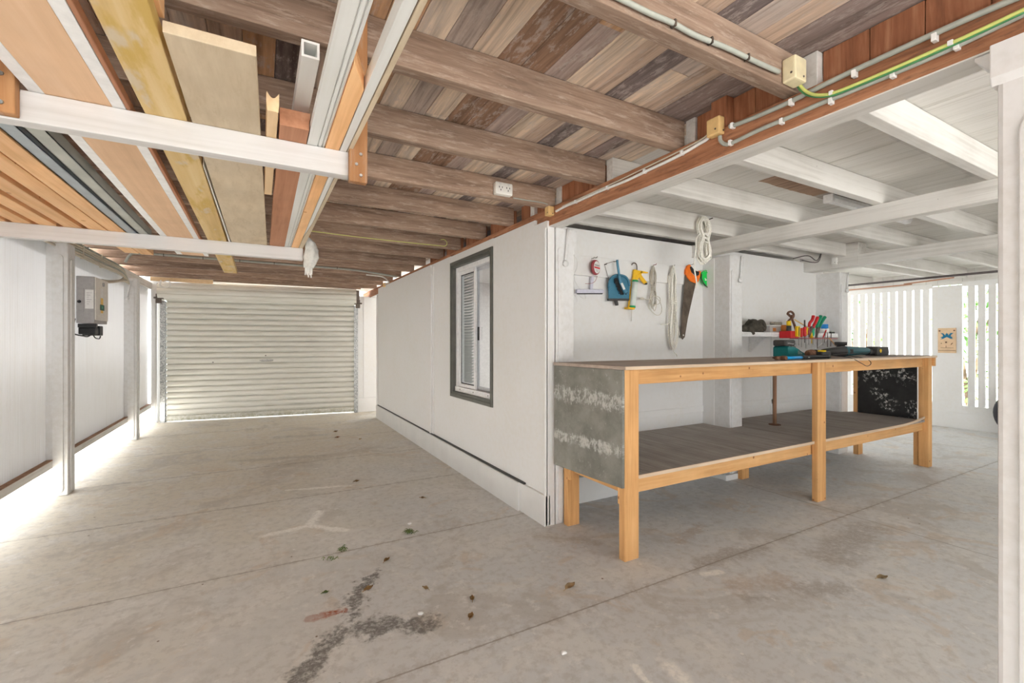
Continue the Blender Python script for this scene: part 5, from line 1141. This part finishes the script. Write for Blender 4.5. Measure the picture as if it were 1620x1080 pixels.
cable('white looped cable end beside the roller door bracket', [(-1.20, 7.9, 2.05), (-1.22, 7.95, 1.99), (-1.16, 7.97, 1.96), (-1.10, 7.96, 2.0), (-1.12, 7.93, 2.05), (-1.18, 7.92, 2.03)], .009, 'cable_white')
# meter box
t_ = thing('meter_box', (-1.43, 5.41, 1.36), 'grey and beige electrical meter box on the left wall', 'meter box')
x0, x1, y0, y1, z0, z1 = -1.428, -1.302, 5.41, 5.80, 1.365, 1.785
b = MB(); b.box(x0, x1, y0, y1, z0, z1, .006); b.build('case', M['meter_grey'], t_)
b = MB(); b.box(x1, x1 + .008, y0 + .004, y1 - .006, z0 + .03, z1 - .004, .003); b.box(x1 + .007, x1 + .011, y0 + .05, y1 - .05, z0 + .07, z0 + .075); b.build('lid', M['meter_beige'], t_)
b = MB(); b.lathe([(0, .02), (.01, .018)], (x1 + .008, y0 + .22, z1 - .05), (1, 0, 0), 14); b.build('lock', M['meter_grey'], t_)
b = MB(); b.box(x1 + .0078, x1 + .0095, y0 + .15, y0 + .22, z0 + .10, z0 + .24); b.build('warning_label', M['label_yellow'], t_)
b = MB(); b.box(x1 + .0098, x1 + .011, y0 + .12, y0 + .25, z0 + .125, z0 + .178); b.build('green_label', M['label_green'], t_)
b = MB(); b.lathe([(0, .014), (.001, .014)], (x1 + .011, y0 + .185, z0 + .152), (1, 0, 0), 12); b.build('label_mark', M['mint'], t_)
b = MB(); b.box(x1 + .0078, x1 + .0092, y0 + .15, y0 + .215, z0 + .24, z0 + .33); b.build('printed_label', M['paper'], t_)
b = MB(); b.box(x0 + .062, x1 - .006, y0 - .002, y0 - .0005, z0 + .13, z0 + .30); b.build('paper_card', M['paper'], t_)
b = MB()
for q in range(6): b.box(x0 + .072, x1 - .018 - .01 * (q % 3), y0 - .003, y0 - .0018, z0 + .27 - q * .02, z0 + .273 - q * .02)
b.build('card_lines', M['meter_grey'], t_)
b = MB(); b.box(x0 + .01, x0 + .055, y0 - .004, y0, z0 + .10, z0 + .31, .002); b.build('side_hatch', M['meter_grey'], t_)
b = MB(); b.lathe([(0, .008), (.02, .014), (.024, .005)], (x0 + .028, y0 - .004, z0 + .19), (0, -1, 0), 10); b.build('hatch_knob', M['black'], t_)
t_ = thing('power_adaptor', (-1.36, 5.45, 1.27), 'black power adaptor with looped lead under the meter box', 'adaptor')
b = MB(); b.box(-1.425, -1.30, 5.44, 5.50, 1.325, 1.36, .005); b.box(-1.425, -1.31, 5.46, 5.56, 1.265, 1.325, .006); b.box(-1.425, -1.30, 5.56, 5.66, 1.255, 1.345, .006); b.build('body', M['black'], t_)
b = MB(); b.tube([(-1.34, 5.5, 1.27), (-1.36, 5.46, 1.245), (-1.38, 5.40, 1.25), (-1.41, 5.34, 1.262), (-1.425, 5.30, 1.28), (-1.42, 5.32, 1.34), (-1.42, 5.36, 1.40)], .006, 7, smooth=5); b.tube([(-1.33, 5.48, 1.27), (-1.32, 5.50, 1.235), (-1.31, 5.58, 1.225), (-1.31, 5.62, 1.25)], .005, 7, smooth=5); b.build('lead', M['black'], t_)

# fluorescent batten
t_ = thing('fluorescent_light', (3.9, 1.66, 2.16), 'slim white fluorescent batten on the white board ceiling', 'ceiling light')
MB().box(3.385, 4.60, 1.640, 1.685, LEVEL_TOP - .030, LEVEL_TOP - .001, .004).build('base', M['tube_white'], t_)
b = MB(); b.prism([(1.636, LEVEL_TOP - .028), (1.645, LEVEL_TOP - .052), (1.68, LEVEL_TOP - .052), (1.689, LEVEL_TOP - .028)], 'x', 3.40, 4.58, 0, .003); b.build('diffuser', M['tube_white'], t_)
MB().box(3.372, 3.402, 1.632, 1.693, LEVEL_TOP - .056, LEVEL_TOP - .001, .004).build('end_cap', M['alu_white'], t_)
# pipes by the screen
b = MB(); b.tube([(6.9, 0.2, 1.95), (6.9, 4.6, 1.95)], .013, 8); tag(b.build('water_pipe', M['pipe_dark']), 'dark straight pipe under the white ceiling before the slatted screen', 'pipe')
b = MB(); b.tube([(7.3, 4.6, 1.93), (7.3, 2.75, 1.93), (7.32, 2.70, 1.945), (7.45, 2.5, 1.97), (7.6, 2.3, 2.0)], .009, 8, smooth=4)
b.box(7.296, 7.304, 3.4, 3.41, 1.93, JB, 0)
tag(b.build('water_pipe', M['copper']), 'thin copper pipe under the white ceiling below the dark pipe', 'pipe')
b = MB(); b.tube([(5.20, 2.62, 2.16), (5.12, 2.63, 2.05), (4.97, 2.64, 2.09), (4.74, 2.66, 2.04)], .005, 6, smooth=5); b.tube([(5.16, 2.60, 2.17), (5.04, 2.58, 2.02), (4.79, 2.60, 2.02)], .005, 6, smooth=5); tag(b.build('loose_wires', M['pipe_dark']), 'loose grey wires above the far post of the tool wall', 'wires')
jbox('junction_box', (5.20, 2.50, 2.03), .035, .05, .07, 'cable_white', 'white junction box above the far post of the tool wall')
# plaque
t_ = thing('wall_plaque', (SX - .02, 2.62, 1.04), 'small wooden plaque with a blue winged emblem on the white panel', 'plaque')
PX = SX - .014
b = MB(); b.box(PX - .012, PX, 2.527, 2.722, 1.04, 1.388, .003); b.build('board', M['plaque_wood'], t_)
def pq(pts, mat, name, off=.013):
    """points in fractions of the plaque (0..1 left to right as seen, 0..1 bottom to top)"""
    b = MB()
    for poly in pts: b.prism([(2.722 - a * .195, 1.04 + c * .348) for a, c in poly], 'x', PX - off - .003, PX - off + .002)
    b.build(name, M[mat], t_)
pq([[(.5, .64), (.38, .60), (.30, .57), (.16, .55), (.25, .60), (.14, .63), (.30, .67), (.28, .73), (.16, .80), (.30, .79), (.42, .70), (.44, .78), (.47, .76), (.49, .82), (.53, .76), (.56, .78), (.58, .70), (.70, .80), (.86, .80), (.73, .73), (.70, .67), (.82, .62), (.76, .60), (.84, .56), (.70, .57), (.62, .60)]], 'plaque_blue', 'emblem')
oct_ = lambda cx, cy, r: [(cx + r * math.cos(k * PI / 5), cy + r * .56 * math.sin(k * PI / 5)) for k in range(10)]
pq([oct_(.46, .43, .055), oct_(.20, .38, .03), [(.70, .34), (.80, .41), (.82, .39), (.73, .33)], oct_(.10, .89, .05), oct_(.90, .90, .05)], 'plaque_brown', 'marks')
pq([[(.16, .20), (.86, .20), (.86, .212), (.16, .212)], [(.02, .09), (.98, .09), (.98, .105), (.02, .105)], [(.45, .21), (.47, .21), (.47, .29), (.45, .29)]], 'plaque_brown', 'lines')
# tyre
t_ = thing('car_tyre', (8.2, 1.79, 0), 'dark tyre leaning at the far wall, half hidden by the foreground post', 'tyre')
b = MB(); pr = [(-.085, .20), (-.095, .24), (-.085, .285), (-.06, .305), (.06, .305), (.085, .285), (.095, .24), (.085, .20)]
b.lathe(pr, (8.2, 1.79, .306), (1, 0, 0), 40)
b.build('tread', M['rubber'], t_)
b = MB(); b.lathe([(-.06, .20), (-.05, .195), (-.03, .06), (.05, .06), (.06, .20)], (8.2, 1.79, .306), (1, 0, 0), 32); b.build('hub', M['steel'], t_)

# ================================================================ leaves and litter on the floor
def leaf(u, v, L, mat, lab, ang, curl=.35, name='dry_leaf', cat='leaf'):
    p = onZ(u, v, 0.0); L *= .8; b = MB(); n_ = 9; ca, sa = math.cos(ang), math.sin(ang); rows = []
    for k in range(n_):
        t = k / (n_ - 1); w_ = .32 * L * math.sin(PI * min(1, t * .96 + .03)) ** .8 * (1 - .3 * t); row = []
        for s_ in (-1, -.5, 0, .5, 1):
            xx = (t - .5) * L; yy = s_ * w_; zz = .004 + curl * L * (.35 * abs(s_) ** 1.5 + .5 * (t - .4) ** 2) + .003 * math.sin(9 * t + s_ * 3)
            row.append(b.bm.verts.new((p.x + xx * ca - yy * sa, p.y + xx * sa + yy * ca, zz)))
        rows.append(row)
    for A, B in zip(rows, rows[1:]):
        for k in range(4): f = b.bm.faces.new([A[k], A[k + 1], B[k + 1], B[k]]); f.smooth = True
    r = bmesh.ops.solidify(b.bm, geom=list(b.bm.faces), thickness=.0012)
    zm = min(q.co.z for q in b.bm.verts)
    for q in b.bm.verts: q.co.z += .0005 - zm
    c = rows[0][2].co; b.tube([c, (c.x - .18 * L * ca, c.y - .18 * L * sa, .003)], .0015, 5)
    tag(b.build(name, M[mat]), lab, cat, 'leaves scattered on the concrete floor')
leaf(902, 930, .085, 'leaf_tan', 'curled tan leaf in the middle of the foreground floor', .2, .5)
leaf(1396, 915, .075, 'leaf_tan', 'tan leaf on the right of the foreground floor', -.4, .4)
leaf(564, 762, .06, 'leaf_brown', 'brown leaf on the floor joint in the middle of the bay', .1, .5)
leaf(745, 975, .055, 'leaf_brown', 'small orange-brown leaf right of the dark floor stain', .9, .3)
leaf(612, 887, .055, 'leaf_brown', 'dark brown leaf above the dark floor stain', .6, .5)
leaf(583, 933, .06, 'leaf_brown', 'crumpled brown leaf on the top of the dark floor stain', .3, .6)
leaf(515, 938, .04, 'leaf_green', 'small dark green leaf left of the dark floor stain', 0, .4)
leaf(747, 948, .05, 'leaf_brown', 'dark forked leaf between the stain and the tan leaf', 1.2, .5)
leaf(673, 932, .045, 'leaf_tan', 'small pale curled leaf right of the dark stain top', 2.2, .6)
leaf(531, 683, .08, 'leaf_brown', 'dark leaf on the floor before the right of the roller door', .5, .4)
leaf(534, 692, .07, 'leaf_red', 'reddish leaf on the floor before the right of the roller door', .2, .4)
leaf(570, 695, .07, 'leaf_tan', 'orange-tan leaf near the foot of the window wall', 1.0, .4)
leaf(668, 788, .06, 'leaf_brown', 'brown leaf with a long stalk in front of the window wall', 2.6, .3)
for k, (u, v, lab) in enumerate(((648, 842, 'small green mossy sprig on the floor in front of the window wall'), (541, 870, 'small olive sprig on the floor left of the brown leaf'), (522, 884, 'tiny dark twiggy sprig left of the olive sprig'))):
    p = onZ(u, v, 0); b = MB(); rr = random.Random(k)
    for q in range((34, 20, 12)[k]):
        a = rr.uniform(0, 2 * PI); r0 = rr.uniform(0, .035); L = rr.uniform(.012, .03); x, y = p.x + r0 * math.cos(a), p.y + r0 * math.sin(a); a2 = rr.uniform(0, 2 * PI)
        b.tube([(x, y, .002), (x + L * .5 * math.cos(a2), y + L * .5 * math.sin(a2), .004 + L * .4), (x + L * math.cos(a2), y + L * math.sin(a2), .006)], .0022, 4, r1=.001)
    tag(b.build('plant_sprig', M['leaf_green']), lab, 'sprig')
b = MB(); p = onZ(168, 695, 0); b.blob((p.x, p.y, .02), .05, .04, .02, .4, 5, 2); b.build('x', M['leaf_green']) if False else None
for k, (u, v) in enumerate(((892, 1034), (648, 829), (665, 972))):
    p = onZ(u, v, 0); b = MB(); b.blob((p.x, p.y, .006), .014, .010, .0065, .5, 6, 2); tag(b.build('stone_chip', M['paper']), ['white stone chip at the bottom of the foreground floor', 'tiny white chip just behind the green mossy sprig', 'white chip on the right part of the dark stain'][k], 'chip', 'pale chips on the floor')

# ================================================================ light and camera
w = bpy.data.worlds.new('sky'); SC.world = w; w.use_nodes = True
nt = w.node_tree; bg = nt.nodes['Background']
bg.inputs['Color'].default_value = (0.93, 0.97, 1.0, 1); bg.inputs['Strength'].default_value = SKY
sun = bpy.data.lights.new('sun', 'SUN'); sun.energy = SUN; sun.angle = 0.01; sun.color = (1, .985, .955)
so = bpy.data.objects.new('sun', sun); COL.objects.link(so)
d = Vector((.45, .30, -1.0)); so.rotation_euler = d.to_track_quat('-Z', 'Y').to_euler()
fill_light = bpy.data.lights.new('room_fill', 'AREA'); fill_light.energy = 13; fill_light.size = .5; lo = bpy.data.objects.new('room_fill', fill_light); COL.objects.link(lo); lo.location = (3.4, 4.4, 2.03)  # added fill without a fixture, brightens the room behind the window
cam = bpy.data.cameras.new('camera'); cam.lens = 16.0; cam.sensor_width = 36.0; cam.clip_start = .02; cam.clip_end = 200
co_ = bpy.data.objects.new('camera', cam); COL.objects.link(co_); co_.location = (0, 0, EYE); co_.rotation_euler = (PI / 2, 0, -math.radians(29)); SC.camera = co_
vs = SC.view_settings; vs.view_transform = 'Standard'; vs.look = 'None'; vs.exposure = EXPO; vs.gamma = 1.0; vs.use_curve_mapping = False
SC.cycles.max_bounces = 16; SC.cycles.diffuse_bounces = 12; SC.cycles.sample_clamp_indirect = 8
try: SC.cycles.use_denoising = True
except Exception: pass

# pieces of a part go one level down, under that part
SUBS = [('pane', 'sash'), ('seal', 'sash'), ('latch', 'sash'), ('socket_slot', 'plate'), ('rocker_switch', 'plate'), ('label_marks', 'battery_pack'), ('label_marks', 'label'), ('label_band', 'label'), ('card_lines', 'paper_card'),
        ('label_mark', 'green_label'), ('lock_handle', 'curtain'), ('lock_barrel', 'curtain'), ('bolt_hole', 'curtain'), ('pole_flange', 'support_pole'), ('hatch_knob', 'side_hatch'), ('lock', 'lid'), ('warning_label', 'lid'), ('printed_label', 'lid'), ('grip_mark', 'grip'), ('sticker', 'head'),
        ('bristles', 'head'), ('cartridge_trim', 'cartridge'), ('nozzle', 'cartridge'), ('trigger_tip', 'trigger'), ('hang_hole', 'blade'), ('grip', 'handle'), ('finger_opening', 'handle'), ('nose_clip', 'lens'), ('screw', 'cover'), ('badge', 'battery_pack'), ('end_contact', 'battery_pack'),
        ('shelf_lip', 'shelf_board'), ('top_edging', 'bench_top'), ('shelf_edging', 'lower_shelf'), ('apron_end', 'apron_rail'), ('slider', 'handle'), ('cap', 'handle'), ('vent', 'housing'), ('vent', 'body'), ('blade', 'head'), ('leg_block', 'leg')]
def stem(o): return o.name.split('.')[0]
for root in [o for o in bpy.data.objects if o.parent is None]:
    kids = list(root.children)
    for c_, p_ in SUBS:
        cs = [k for k in kids if stem(k) == c_ and k.parent == root]; ps = [k for k in kids if stem(k) == p_ and k.parent == root]
        if not cs or not ps: continue
        if c_ == 'leg_block': ps = [ps[2]]
        for i, k in enumerate(cs): k.parent = ps[i] if len(cs) == len(ps) else ps[0]
